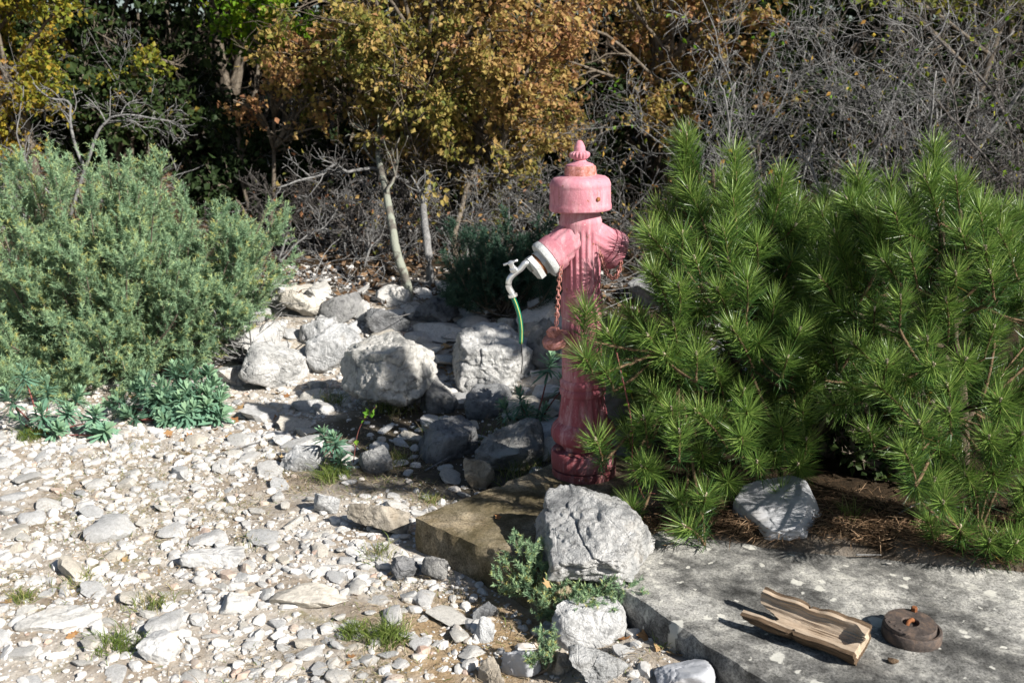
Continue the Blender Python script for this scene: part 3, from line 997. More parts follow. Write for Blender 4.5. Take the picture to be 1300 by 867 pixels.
def try_stone(x, y, size, label, group, force=False):
    if not force:
        if path_ok(x, y) is None:
            return False
        for (a, b, r) in TAKEN:
            if (a - x) ** 2 + (b - y) ** 2 < (r + size * .40) ** 2:
                return False
    TAKEN.append((x, y, size * .42))
    o = obj('stone', STONE_ME[rng.integers(len(STONE_ME))], None, (x, y, float(hgt(x, y)) + size * rng.uniform(.0, .09)),
            (rng.normal(0, .22), rng.normal(0, .22), rng.uniform(0, 6.28)), (size, size, size * rng.uniform(.8, 1.25)))
    tag(o, label, 'stone', group)
    STONES.append(o)
    return True


# heap of clean cobbles at the front of the path
heap = 0
for k in range(1500):
    px, py = rng.normal(410, 75), rng.uniform(690, 880)
    p = ground_at(px, py) if 250 < px < 560 else None
    if p is None:
        continue
    if try_stone(p[0], p[1], float(rng.uniform(.035, .075)), 'clean white cobble in the loose heap at the front of the path', 'cobbles in the heap'):
        heap += 1
    if heap > 78:
        break
cnt = 0
for size0, size1, n in ((.10, .16, 24), (.07, .10, 52), (.05, .07, 44)):
    k = 0
    for _ in range(6000):
        if k >= n:
            break
        x, y = rng.uniform(-2.5, .9), rng.uniform(2.2, 4.75)
        if try_stone(x, y, float(rng.uniform(size0, size1)), 'loose whitish limestone stone lying on the stony path', 'stones strewn over the path'):
            k += 1

# loose rubble of the bank
k = 0
for _ in range(3000):
    px, py = rng.uniform(290, 720), rng.uniform(372, 600)
    p = ground_at(px, py)
    s_ = float(rng.uniform(.05, .15)) if k > 26 else float(rng.uniform(.15, .25))
    if in_slab(p[0], p[1], .03) or any((a - p[0]) ** 2 + (b - p[1]) ** 2 < (r + s_ * .3) ** 2 for a, b, r in TAKEN):
        continue
    try_stone(p[0], p[1], s_, 'grey rubble stone lying among the boulders of the bank', 'rubble stones of the bank', True)
    k += 1
    if k >= 66:
        break

k = 0
for _ in range(900):
    px, py = rng.uniform(300, 700), rng.uniform(368, 455)
    p = ground_at(px, py)
    s_ = float(rng.uniform(.14, .30))
    if any((a - p[0]) ** 2 + (b - p[1]) ** 2 < (.55 * r + s_ * .2) ** 2 for a, b, r in TAKEN):
        continue
    try_stone(p[0], p[1], s_, 'larger angular stone heaped on the rubble bank', 'larger stones heaped on the bank', True)
    STONES[-1].scale.z *= 1.5
    k += 1
    if k >= 34:
        break

# gravel: too many to count
def gravel(n0, n1, n2):
    A = Acc()
    def put(sub, cnt, s0, s1, dens):
        base = []
        for k in range(10):
            v, f = rock_verts(2000 + k + sub * 50, sub, 7, 0, 12, .6)
            base.append((v * (1, rng.uniform(.6, .95), rng.uniform(.5, .8)) * .5, f))
        x = rng.uniform(-2.9, 1.2, cnt * 5)
        y = rng.uniform(2.0, 6.1, cnt * 5)
        p = np.stack([x, y, 0 * x], 1)
        keep = (fbm(p * 2.3, 3, 41) + .25 + rng.normal(0, .35, len(x))) > dens
        for (o_, e1, e2, l1, l2) in ((HA, U1, V1, .64, .93), (S0, SU, SV, 1.7, 1.35)):
            q = np.stack([x, y], 1) - o_
            keep &= ~((q @ e1 > 0) & (q @ e1 < l1) & (q @ e2 > 0) & (q @ e2 < l2))
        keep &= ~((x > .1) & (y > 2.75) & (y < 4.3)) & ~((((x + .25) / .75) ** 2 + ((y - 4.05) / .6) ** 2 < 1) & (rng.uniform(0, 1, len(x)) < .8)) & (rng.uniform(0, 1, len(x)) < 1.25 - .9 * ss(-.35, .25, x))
        x, y = x[keep][:cnt], y[keep][:cnt]
        z = hgt(x, y)
        s = s0 * (s1 / s0) ** (rng.uniform(0, 1, len(x)) ** 1.6)
        for k in range(10):
            sel = np.arange(k, len(x), 10)
            if not len(sel):
                continue
            v, f = base[k]
            a = rng.uniform(0, 6.28, len(sel))
            t1 = rng.normal(0, .35, len(sel))
            ca, sa, ct, st = np.cos(a), np.sin(a), np.cos(t1), np.sin(t1)
            vx, vy, vz = v[:, 0][None], v[:, 1][None], v[:, 2][None]
            y1_, z1_ = vy * ct[:, None] - vz * st[:, None], vy * st[:, None] + vz * ct[:, None]
            V = np.stack([vx * ca[:, None] - y1_ * sa[:, None], vx * sa[:, None] + y1_ * ca[:, None], z1_], -1) * s[sel][:, None, None]
            V += np.stack([x[sel], y[sel], z[sel] + s[sel] * .05], -1)[:, None]
            nv = len(v)
            F = (f[None] + (np.arange(len(sel)) * nv)[:, None, None]).reshape(-1, 3)
            A.add(V.reshape(-1, 3), F, np.repeat(rng.uniform(0, 1, len(sel)), nv))
    put(2, n0, .022, .058, -.25)
    put(1, n1, .009, .022, -.2)
    put(1, n2, .004, .010, -.5)
    o = obj('gravel', A.mesh('gravel', M['gravel']), kind='stuff')
    tag(o, 'fine pale limestone gravel and chips covering the path', 'gravel')


gravel(5200, 13000, 17000)

# ------------------------------------------------------------------ woody plants: shared growth code
def path_from(p0, d0, L, n, jit, up=0.0, curl=None):
    """batched wandering paths. p0,d0 (B,3), L (B,)"""
    B = len(p0)
    P = np.empty((B, n, 3))
    P[:, 0] = p0
    d = nrm(d0)
    for k in range(1, n):
        d = nrm(d + rng.normal(0, jit, (B, 3)) + np.array((0, 0, up)))
        P[:, k] = P[:, k - 1] + d * (L / (n - 1))[:, None]
    return P


def children(P, R, per, L, spread, ratio, n, jit, up=0.0, t0=.25, t1=1.0, taper=.3):
    B, m, _ = P.shape
    idx = np.repeat(np.arange(B), per)
    t = rng.uniform(t0, t1, len(idx)) * (m - 1)
    i = np.minimum(t.astype(int), m - 2)
    f = (t - i)[:, None]
    a, b = P[idx, i], P[idx, i + 1]
    pos = a * (1 - f) + b * f
    tan = nrm(b - a)
    perp = nrm(np.cross(tan, rng.normal(size=tan.shape)))
    ang = rng.normal(spread, spread * .25, len(idx))[:, None]
    d = tan * np.cos(ang) + perp * np.sin(ang)
    ln = L * rng.uniform(.5, 1.3, len(idx)) * (1.15 - .5 * t / (m - 1))
    Q = path_from(pos, d, ln, n, jit, up)
    r0 = np.minimum(R[idx, i] * ratio, R[idx, i] * .95)
    return Q, r0[:, None] * np.linspace(1, taper, n)[None]


def leaves(pos, d, size, wid=.6, fold=.25, var=.35):
    """pointed folded leaves: 4 verts each"""
    N = len(pos)
    d = nrm(d)
    s = nrm(np.cross(d, rng.normal(size=(N, 3))))
    up = np.cross(s, d)
    L = size * rng.uniform(1 - var, 1 + var, N)[:, None]
    a = pos
    c = pos + d * L
    mid = pos + d * L * .45
    l = mid + s * L * wid * .5 + up * L * fold * .5
    r = mid - s * L * wid * .5 + up * L * fold * .5
    V = np.stack([a, l, c, r], 1).reshape(-1, 3)
    i = np.arange(N) * 4
    F = np.concatenate([np.stack([i, i + 2, i + 1], 1), np.stack([i, i + 3, i + 2], 1)])
    return V, F


def needles(pos, d, L, w, bend=.15):
    """thin tapering blades, 5 verts"""
    N = len(pos)
    d = nrm(d)
    s = nrm(np.cross(d, rng.normal(size=(N, 3)))) * (w / 2)
    side = np.cross(nrm(s), d)
    L = np.broadcast_to(L, (N,))[:, None]
    m = pos + d * L * .55
    t = pos + d * L + side * L * bend * rng.uniform(-1, 1, (N, 1))
    V = np.stack([pos - s, pos + s, m + s, m - s, t], 1).reshape(-1, 3)
    i = np.arange(N) * 5
    return V, [np.stack([i, i + 1, i + 2, i + 3], 1), np.stack([i + 3, i + 2, i + 4], 1)]


def sample_paths(P, n, t0=0.0, t1=1.0):
    B, m, _ = P.shape
    idx = rng.integers(0, B, n)
    t = rng.uniform(t0, t1, n) * (m - 1)
    i = np.minimum(t.astype(int), m - 2)
    f = (t - i)[:, None]
    a, b = P[idx, i], P[idx, i + 1]
    return a * (1 - f) + b * f, nrm(b - a)


# ------------------------------------------------------------------ young pines
def shoot_mesh(L, n, nl, seed):
    r = np.random.default_rng(seed)
    A = Acc()
    bend = r.normal(0, .10, 2)
    zz = np.linspace(0, L, 8)
    stem = np.stack([bend[0] * zz * zz / L, bend[1] * zz * zz / L, zz], 1)
    v, f = tubes(stem[None], np.linspace(.0042, .0030, 8)[None], 6)
    A.add(v, f, .5, 1)
    t = r.uniform(.04, 1, n) ** .85
    a = r.uniform(0, 6.28, n)
    ang = np.radians(np.where(t > .93, r.uniform(12, 48, n), r.uniform(34, 62, n)))
    b = np.stack([np.interp(t * L, zz, stem[:, 0]), np.interp(t * L, zz, stem[:, 1]), t * L], 1)
    d = np.stack([np.cos(a) * np.sin(ang), np.sin(a) * np.sin(ang), np.cos(ang)], 1)
    global rng
    keep, rng = rng, r
    nl_ = nl * r.uniform(.78, 1.1, n)
    v, f = needles(b, d, nl_, .0020, .10)
    rng = keep
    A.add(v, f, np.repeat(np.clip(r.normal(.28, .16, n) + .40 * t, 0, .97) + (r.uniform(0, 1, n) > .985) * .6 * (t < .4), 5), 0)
    for k in range(0 if seed % 3 == 1 else 3):         # pale resinous buds
        bv, bf = ico(1)
        o = np.array((math.cos(k * 2.1), math.sin(k * 2.1), 0)) * (.006 if k else 0)
        A.add(bv * (.0042, .0042, .011) * (1 if k == 0 else .7) + stem[-1] + o + (0, 0, .006), bf, .5, 2)
    return A.mesh('shoot', M['pine'], M['shoot_stem'], M['bud'])


SHOOTS = [shoot_mesh(L, n, nl, 70 + k) for k, (L, n, nl) in enumerate(
    [(.07, 170, .10), (.08, 200, .09), (.09, 210, .10), (.11, 230, .095), (.10, 200, .085), (.17, 340, .088), (.21, 420, .09), (.25, 500, .085)])]


def inside(poly, x, y):
    c = False
    n = len(poly)
    for i in range(n):
        (x0, y0), (x1, y1) = poly[i], poly[i - 1]
        if (y0 > y) != (y1 > y) and x < (x1 - x0) * (y - y0) / (y1 - y0 + 1e-9) + x0:
            c = not c
    return c


def young_pine(label, foot, top, poly, cpx, halfw, Yc, depth, spacing, leaders, group=None, extra=(), maxn=290, back=.42):
    """foot: base point, poly: crown outline, tips are spread through a crown `depth` deep about the plane Y=Yc"""
    root = thing('pine_tree', label, 'pine', tuple(foot), 0, group)
    foot = np.asarray(foot)
    top = np.asarray(top)
    tips = []                                            # (pos, variant, dir)
    used = []
    for (px, py, dY, var, dx, dy) in leaders:
        p = at(px, py, Y=Yc + dY)
        tips.append((p, var, nrm(np.array((dx, dy, 1.0)))))
        used.append((px, py, dY < 0))
    xs, ys = [p[0] for p in poly], [p[1] for p in poly]
    tries = 0
    while tries < 9000 and len(tips) < maxn:
        tries += 1
        px, py = rng.uniform(min(xs), max(xs)), rng.uniform(min(ys), max(ys))
        if not inside(poly, px, py):
            continue
        b = rng.uniform() < back + .1
        if any((px - a) ** 2 + (py - c) ** 2 < (spacing * (.85 if b else 1)) ** 2 and b == bb for a, c, bb in used):
            continue
        if py < min(ys) + .27 * (max(ys) - min(ys)) and rng.uniform() < .42:
            continue
        used.append((px, py, b))
        hh = (py - min(ys)) / (max(ys) - min(ys))
        w = halfw * (.35 + .75 * min(1, hh * 1.3))
        r2 = min(1, ((px - cpx) / w) ** 2)
        bul = depth * (.35 + .75 * min(1, hh * 1.4)) * math.sqrt(max(.05, 1 - r2))
        Y = Yc + (bul * rng.uniform(.2, 1) if b else -bul * rng.uniform(.55, 1.05))
        p = at(px, py, Y=Y)
        zf = float(hgt(p[0], p[1]))
        if p[2] < max(zf, SLABZ if in_slab(p[0], p[1]) else 0) + .05:
            continue
        if not b and fbm(p[None] * (6.5, 6.5, 7), 2, 57)[0] < -.22:
            continue
        out = p - np.array((foot[0], foot[1], p[2]))
        out = nrm(out)
        upw = 1.5 - .85 * hh + rng.normal(0, .3)
        d = nrm(out * (.55 + .40 * hh) + np.array((0, 0, upw)) + rng.normal(0, .2, 3))
        var = int(rng.choice([0, 1, 2, 3, 4, 5], p=[.08, .10, .14, .20, .18, .30]))
        tips.append((p, var, d))
    # trunk
    tr = curve_pts([foot - (0, 0, .03), foot + (top - foot) * .3 + (.02, .01, 0), foot + (top - foot) * .65 - (.015, 0, 0), top], 16)
    v, f = tubes(tr[None], np.linspace(.028, .006, 16)[None], 9)
    obj('trunk', Acc().add(v - foot, f).mesh('trunk', M['bark_pine'], smooth=True), root)
    # limbs: some tips carried straight from the trunk, the others from the nearest limb
    lens = {k: .5 * SHOOTS[k].vertices[0].co.z for k in range(8)}
    base = [p - d * [.07, .08, .09, .11, .10, .17, .21, .25][var] for p, var, d in tips]
    order = rng.permutation(len(tips))
    nl = max(10, len(tips) // 9)
    limbs, lr = [], []
    for k in order[:nl]:
        b, d = base[k], tips[k][2]
        zt = foot[2] + (b[2] - foot[2]) * rng.uniform(.45, .75)
        i = int(np.argmin(np.abs(tr[:, 2] - zt)))
        a = tr[i]
        m = a + (b - a) * .55 - np.array((0, 0, .05)) * np.linalg.norm(b - a)
        limbs.append(curve_pts([a, m, b - d * .03, b], 12))
        lr.append(np.linspace(.011, .0045, 12))
    P, R = np.array(limbs), np.array(lr)
    flat, fr = P[:, 3:].reshape(-1, 3), R[:, 3:].reshape(-1)
    tw, twr = [], []
    for k in order[nl:]:
        b, d = base[k], tips[k][2]
        dist = np.linalg.norm(flat - (b - d * .08), axis=1)
        i = int(np.argmin(dist))
        a = flat[i]
        tw.append(curve_pts([a, a + (b - a) * .5 - d * .02, b - d * .02, b], 8))
        twr.append(np.linspace(min(fr[i], .006), .0042, 8))
    for k in range(len(P)):
        v, f = tubes(P[k:k + 1], R[k:k + 1], 7)
        obj('branch', Acc().add(v - foot, f).mesh('branch', M['bark_pine'], smooth=True), root)
    v, f = tubes(np.array(tw), np.array(twr), 5)
    obj('twigs', Acc().add(v - foot, f).mesh('twigs', M['shoot_stem'], smooth=True), root, kind='stuff')
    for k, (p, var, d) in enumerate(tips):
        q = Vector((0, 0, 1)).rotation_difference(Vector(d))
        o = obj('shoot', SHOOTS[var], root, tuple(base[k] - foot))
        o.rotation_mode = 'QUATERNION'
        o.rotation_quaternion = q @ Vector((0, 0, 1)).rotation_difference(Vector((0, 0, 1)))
        s = rng.uniform(.85, 1.12)
        o.scale = (s, s, 1.0)
    # needles of older wood inside the crown, coloured dark for the shade there
    n = 14000
    pos, tan = sample_paths(np.concatenate([np.array(tw), P[:, 4:12]]), n, 0, 1)
    d = nrm(tan * .6 + rng.normal(0, .6, (n, 3)))
    v, f = needles(pos - foot, d, .065 * rng.uniform(.7, 1.1, n), .0022)
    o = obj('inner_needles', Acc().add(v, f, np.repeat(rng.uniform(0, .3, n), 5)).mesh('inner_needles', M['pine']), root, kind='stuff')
    return root


POLY_A = [(866, 168), (896, 232), (934, 192), (966, 262), (1000, 222), (1018, 268), (1006, 340), (1028, 430), (1036, 560), (1006, 640), (966, 596), (930, 650), (900, 690), (846, 668), (800, 618), (782, 560), (792, 505), (772, 465), (780, 410), (812, 395), (838, 372), (815, 300), (850, 262), (852, 200)]
POLY_B = [(1190, 186), (1226, 232), (1296, 262), (1350, 300), (1350, 700), (1262, 712), (1180, 672), (1160, 606), (1106, 556), (1044, 500), (1026, 420), (1044, 330), (1062, 262), (1098, 218), (1124, 268), (1160, 236)]
fa = np.array((.86, 3.62, float(hgt(.86, 3.62))))
young_pine('young green pine whose branches reach across the hydrant', fa, at(905, 215, Y=3.55), POLY_A, 905, 140, 3.34, .52, 30,
           [(868, 172, .12, 7, -.06, 0), (940, 196, -.02, 6, .03, 0), (938, 250, -.10, 6, -.05, -.1), (1002, 224, .0, 6, .28, 0), (882, 238, .02, 5, -.3, 0), (842, 262, .1, 5, -.55, 0),
            (744, 394, -.36, 1, .05, -.3), (742, 452, -.42, 0, -.5, -.6), (775, 420, -.30, 2, -.3, -.3), (768, 470, -.36, 0, -.5, -.4), (800, 640, -.42, 0, -.5, -.5), (760, 558, -.45, 2, -.2, -.5), (896, 630, -.55, 1, .0, -.5), (888, 450, -.5, 2, 0, -.5), (1018, 420, -.35, 2, .3, -.5), (1000, 455, -.4, 1, 0, -.7)], maxn=300)
fb = np.array((1.60, 3.30, float(hgt(1.60, 3.30))))
young_pine('young green pine over a needle strewn bank beside the grey slab', fb, at(1195, 225, Y=3.3), POLY_B, 1205, 185, 3.22, .62, 30,
           [(1195, 186, .05, 6, .0, 0), (1097, 222, .02, 5, -.1, 0), (1232, 238, -.1, 5, .15, 0), (1122, 268, -.15, 5, -.1, -.1), (1172, 252, -.15, 6, .2, 0), (1280, 268, -.1, 5, .2, 0), (1138, 232, .1, 5, 0, 0),
            (1260, 686, -.58, 2, -.2, -.8), (1220, 670, -.56, 1, -.4, -.6), (1290, 690, -.58, 1, .1, -.7), (1190, 610, -.58, 2, .1, -.6), (1196, 560, -.55, 3, -.3, -.6), (1130, 460, -.5, 2, 0, -.6)], maxn=300)

POLY_C = [(1010, 250), (1060, 235), (1090, 300), (1120, 660), (1030, 664), (985, 560), (990, 330)]
fc_ = np.array((1.28, 3.98, float(hgt(1.28, 3.98))))
young_pine('young pine in the dark gap between the two nearer pines', fc_, at(1040, 270, Y=3.95), POLY_C, 1042, 90, 3.85, .40, 24, [], maxn=150)
# ------------------------------------------------------------------ juniper
def juniper(label, foot, stems, nsub, ntwig, needle_L, needle_w, sub_L, tw_L, group=None, nn=46, stem_r=.012, mat='juniper'):
    """stems: list of (tip point). Sprays of short whorled needles on every twig"""
    root = thing('juniper_bush', label, 'juniper', tuple(foot), 0, group)
    foot = np.asarray(foot)
    P = []
    for tip in stems:
        tip = np.asarray(tip)
        a = foot + np.array((*rng.normal(0, .06, 2), 0)) * min(1, np.linalg.norm(tip - foot))
        m = a + (tip - a) * .5 + np.array((*(tip - a)[:2] * .18, -.05 * (tip - a)[2]))
        P.append(curve_pts([a, m, tip], 12))
    P = np.array(P)
    R = np.repeat(np.linspace(stem_r, .0022, 12)[None], len(P), 0) 
    Q, Rq = children(P, R, nsub, sub_L, .65, .6, 7, .10, .12, .22, 1.0)
    W, Rw = children(Q, Rq, ntwig, tw_L, .6, .7, 5, .10, .10, .05, 1.0)
    A = Acc()
    for p_, r_, k in ((P, R, 7), (Q, Rq, 4)):
        v, f = tubes(p_, r_, k)
        A.add(v - foot, f)
    obj('stems', A.mesh('stems', M['bark_tree'], smooth=True), root)
    A = Acc()
    def dress(path, n):
        B, m, _ = path.shape
        t = np.tile(np.linspace(.02, 1, n), (B, 1)) * (m - 1)
        i = np.minimum(t.astype(int), m - 2)
        f = (t - i)[..., None]
        bi = np.arange(B)[:, None]
        a, b = path[bi, i], path[bi, i + 1]
        pos = (a * (1 - f) + b * f).reshape(-1, 3)
        tan = nrm(b - a).reshape(-1, 3)
        perp = nrm(np.cross(tan, rng.normal(size=tan.shape)))
        d = tan * rng.uniform(.35, 1.0, (len(pos), 1)) + perp * .8
        L = needle_L * rng.uniform(.7, 1.2, len(pos))
        s = nrm(np.cross(d, rng.normal(size=d.shape))) * needle_w / 2
        d = nrm(d)
        V = np.stack([pos - s, pos + s, pos + d * L[:, None]], 1).reshape(-1, 3) - foot
        bcol = np.repeat(np.clip(rng.normal(.48, .15, B), .05, .85), n)
        tt = np.tile(np.linspace(0, 1, n), B)
        col = np.clip(bcol + .14 * tt + (tt > .85) * rng.uniform(0, .25, len(tt)) + rng.normal(0, .08, len(tt)), 0, 1)
        ix = np.arange(len(pos)) * 3
        A.add(V, np.stack([ix, ix + 1, ix + 2], 1), np.repeat(col, 3))
    dress(W, nn)
    dress(Q, nn * 2)
    dress(P[:, 6:], nn * 3)
    obj('foliage', A.mesh('foliage', M[mat]), root, kind='stuff')
    return root


OUT_J = [(a_, b_ + (26 if b_ < 400 else 8)) for a_, b_ in [(-140, 330), (-120, 240), (0, 225), (30, 200), (62, 186), (100, 215), (138, 186), (180, 208), (208, 210), (200, 262), (232, 252), (246, 262), (276, 262), (300, 285), (340, 250), (356, 285), (350, 340), (322, 390), (270, 440), (230, 470), (180, 480), (120, 500), (40, 505), (-60, 500), (-140, 470)]]
jf = ground_at(105, 500) + np.array((0, .45, 0))
stems = []
while len(stems) < 200:
    px, py = rng.uniform(-140, 360), rng.uniform(180, 510)
    if not inside(OUT_J, px, py):
        continue
    hh = (py - 180) / 330
    r2 = min(1, ((px - 110) / 260) ** 2)
    bul = .75 * (.4 + .6 * hh) * math.sqrt(max(.06, 1 - r2))
    Y = jf[1] + (bul * rng.uniform(.1, 1) if rng.uniform() < .3 else -bul * rng.uniform(.1, 1))
    p = at(px, py, Y=Y)
    if p[2] > hgt(p[0], p[1]) + .05 and fbm(p[None] * 3.4, 2, 91)[0] > -.32:
        stems.append(p)
for (x0_, y0_), (x1_, y1_) in zip(OUT_J[1:18], OUT_J[2:19]):
    for k in range(2):
        f_ = rng.uniform()
        stems.append(at(x0_ + (x1_ - x0_) * f_, y0_ + (y1_ - y0_) * f_ - rng.uniform(0, 16), Y=jf[1] + rng.uniform(-.3, .3)))
for px, py in ((62, 190), (138, 190), (206, 205), (232, 250), (246, 262), (340, 250), (276, 265), (30, 210), (178, 210), (118, 210), (300, 284)):
    stems.append(at(px, py + 14, Y=jf[1] - .1))
juniper('large grey green juniper bush spreading beside the rubble heap', jf, stems, 10, 8, .021, .0040, .19, .10, nn=38)
fs = ground_at(640, 400)
stS = [at(px, py, Y=fs[1] + rng.uniform(-.25, .3)) for px, py in zip(rng.uniform(565, 705, 46), rng.uniform(285, 400, 46))]
juniper('juniper shrub coloured dark for the shade behind the tap', fs, stS, 8, 5, .03, .0042, .16, .08, nn=26, stem_r=.008, mat='shade_shrub')
jf2 = ground_at(722, 762)
st2 = [at(px, py, Y=jf2[1] + dy) for px, py, dy in ((652, 682, .0), (672, 690, .0), (640, 716, -.03), (636, 738, -.06), (690, 715, -.04), (655, 745, -.10), (664, 730, -.08), (700, 742, -.12), (728, 752, -.16), (770, 742, -.16), (800, 748, -.14), (785, 772, -.18), (740, 780, -.20), (756, 760, -.18), (715, 700, -.02), (672, 715, -.05), (806, 766, -.16), (684, 770, -.16), (720, 775, -.2), (765, 790, -.2))]
juniper('low juniper sprig growing in front of the craggy boulder', jf2, st2, 8, 4, .012, .0030, .075, .042, nn=28, stem_r=.006)
jf3 = ground_at(684, 856)
st3 = [at(px, py, Y=jf3[1] + dy) for px, py, dy in ((690, 800, .03), (684, 815, 0), (700, 812, .02), (672, 838, -.02), (700, 835, -.03))]
juniper('tiny creeping juniper shoot beside the smooth grey wedge', jf3, st3, 5, 4, .009, .0024, .05, .03, nn=22, stem_r=.004)

# ------------------------------------------------------------------ spurge with blue green whorls
def rosette_mesh(seed, n=58, L=.062):
    global rng
    keep, rng = rng, np.random.default_rng(seed)
    A = Acc()
    t = rng.uniform(0, 1, n)
    a = np.arange(n) * 2.39996 + rng.normal(0, .15, n)
    el = np.radians(-25 + 95 * t + rng.normal(0, 8, n))
    d = np.stack([np.cos(a) * np.cos(el), np.sin(a) * np.cos(el), np.sin(el)], 1)
    pos = np.stack([0 * t, 0 * t, -.05 + .055 * t], 1)
    ln = L * (1.1 - .45 * t) * rng.uniform(.8, 1.15, n)
    # three-section strap leaves that bend down
    s = nrm(np.cross(d, (0, 0, 1.0)))
    up = np.cross(s, d)
    w = .0042
    droop = np.array((0, 0, -1)) * ln[:, None]
    p1 = pos + d * ln[:, None] * .35
    p2 = pos + d * ln[:, None] * .75 + droop * .06
    p3 = pos + d * ln[:, None] + droop * .14
    V = np.stack([pos - s * w * .4, pos + s * w * .4, p1 + s * w, p1 - s * w, p2 + s * w * 1.1, p2 - s * w * 1.1, p3], 1).reshape(-1, 3)
    i = np.arange(n) * 7
    A.add(V, [np.stack([i, i + 1, i + 2, i + 3], 1), np.stack([i + 3, i + 2, i + 4, i + 5], 1), np.stack([i + 5, i + 4, i + 6], 1)], np.repeat(np.clip(.25 + .6 * t + rng.normal(0, .12, n), 0, 1), 7))
    v, f = tubes(np.array([[(0, 0, -.09), (0, 0, -.04), (0, 0, .0)]]), np.array([[.003, .003, .002]]), 5)
    A.add(v, f, .2)
    rng = keep
    return A.mesh('rosette', M['euphorbia'])


ROS = [rosette_mesh(300 + k) for k in range(5)]


def spurge(label, heads, footpx, dY=0.0, scale=1.0, group=None):
    foot = ground_at(*footpx) + np.array((0, dY, 0))
    foot[2] = float(hgt(foot[0], foot[1]))
    root = thing('spurge_plant', label, 'plant', tuple(foot), 0, group)
    if len(heads) > 12:
        heads = heads + [(a + rng.normal(0, 9), b + rng.normal(0, 7), c + .03) for a, b, c in heads]
    for (px, py, dy) in heads:
        p = at(px, py, Y=foot[1] + dy)
        p[2] = max(p[2], float(hgt(p[0], p[1])) + .04)
        out = nrm(p - foot)
        d = nrm(out * .8 + np.array((0, -.15, .6)) + rng.normal(0, .12, 3))
        o = obj('rosette', ROS[rng.integers(5)], root, tuple(p - foot), None, (scale * rng.uniform(.9, 1.15),) * 3)
        o.rotation_euler = (Vector((0, 0, 1)).rotation_difference(Vector(d)) @ Matrix.Rotation(rng.uniform(0, 6), 3, 'Z').to_quaternion()).to_euler()
        pts = curve_pts([foot * (1, 1, 1) + (*rng.normal(0, .015, 2), 0), foot + (p - foot) * .5 + (0, 0, -.01), p - d * .05], 8) - foot
        v, f = tubes(pts[None], np.linspace(.0045, .003, 8)[None], 5)
        obj('stem', Acc().add(v, f).mesh('stem', M['vine'], smooth=True), root)
    return root


spurge('rounded blue green spurge bush in front of the juniper', [(222, 468, .1), (248, 480, .08), (172, 494, .0), (204, 490, -.02), (238, 496, -.02), (270, 488, .05), (163, 524, -.08), (192, 505, -.05), (236, 522, -.1), (262, 515, -.05), (280, 508, 0), (210, 512, -.06), (254, 500, .0), (184, 478, .08), (228, 506, -.05), (150, 508, .0), (266, 474, .1), (282, 526, -.05), (208, 532, -.1)], (218, 545), .12, 1.35)
spurge('straggling spurge with a bare reddish stem under the juniper', [(28, 470, .05), (60, 488, .05), (52, 520, -.02), (88, 520, 0), (20, 530, 0), (122, 524, -.02), (135, 545, -.06), (8, 500, .06), (74, 545, -.05), (100, 500, .08)], (60, 552), -.02, 1.15)
spurge('small spurge sprig beside the white rock in the shade', [(424, 556, 0), (432, 580, -.02), (410, 548, .02)], (428, 600), .03, 1.0)
spurge('spurge tuft standing against the dark mottled rock', [(660, 500, .03), (700, 455, .1), (690, 520, .0), (668, 520, 0), (640, 515, .05), (716, 480, .1)], (678, 560), .1, 1.1)

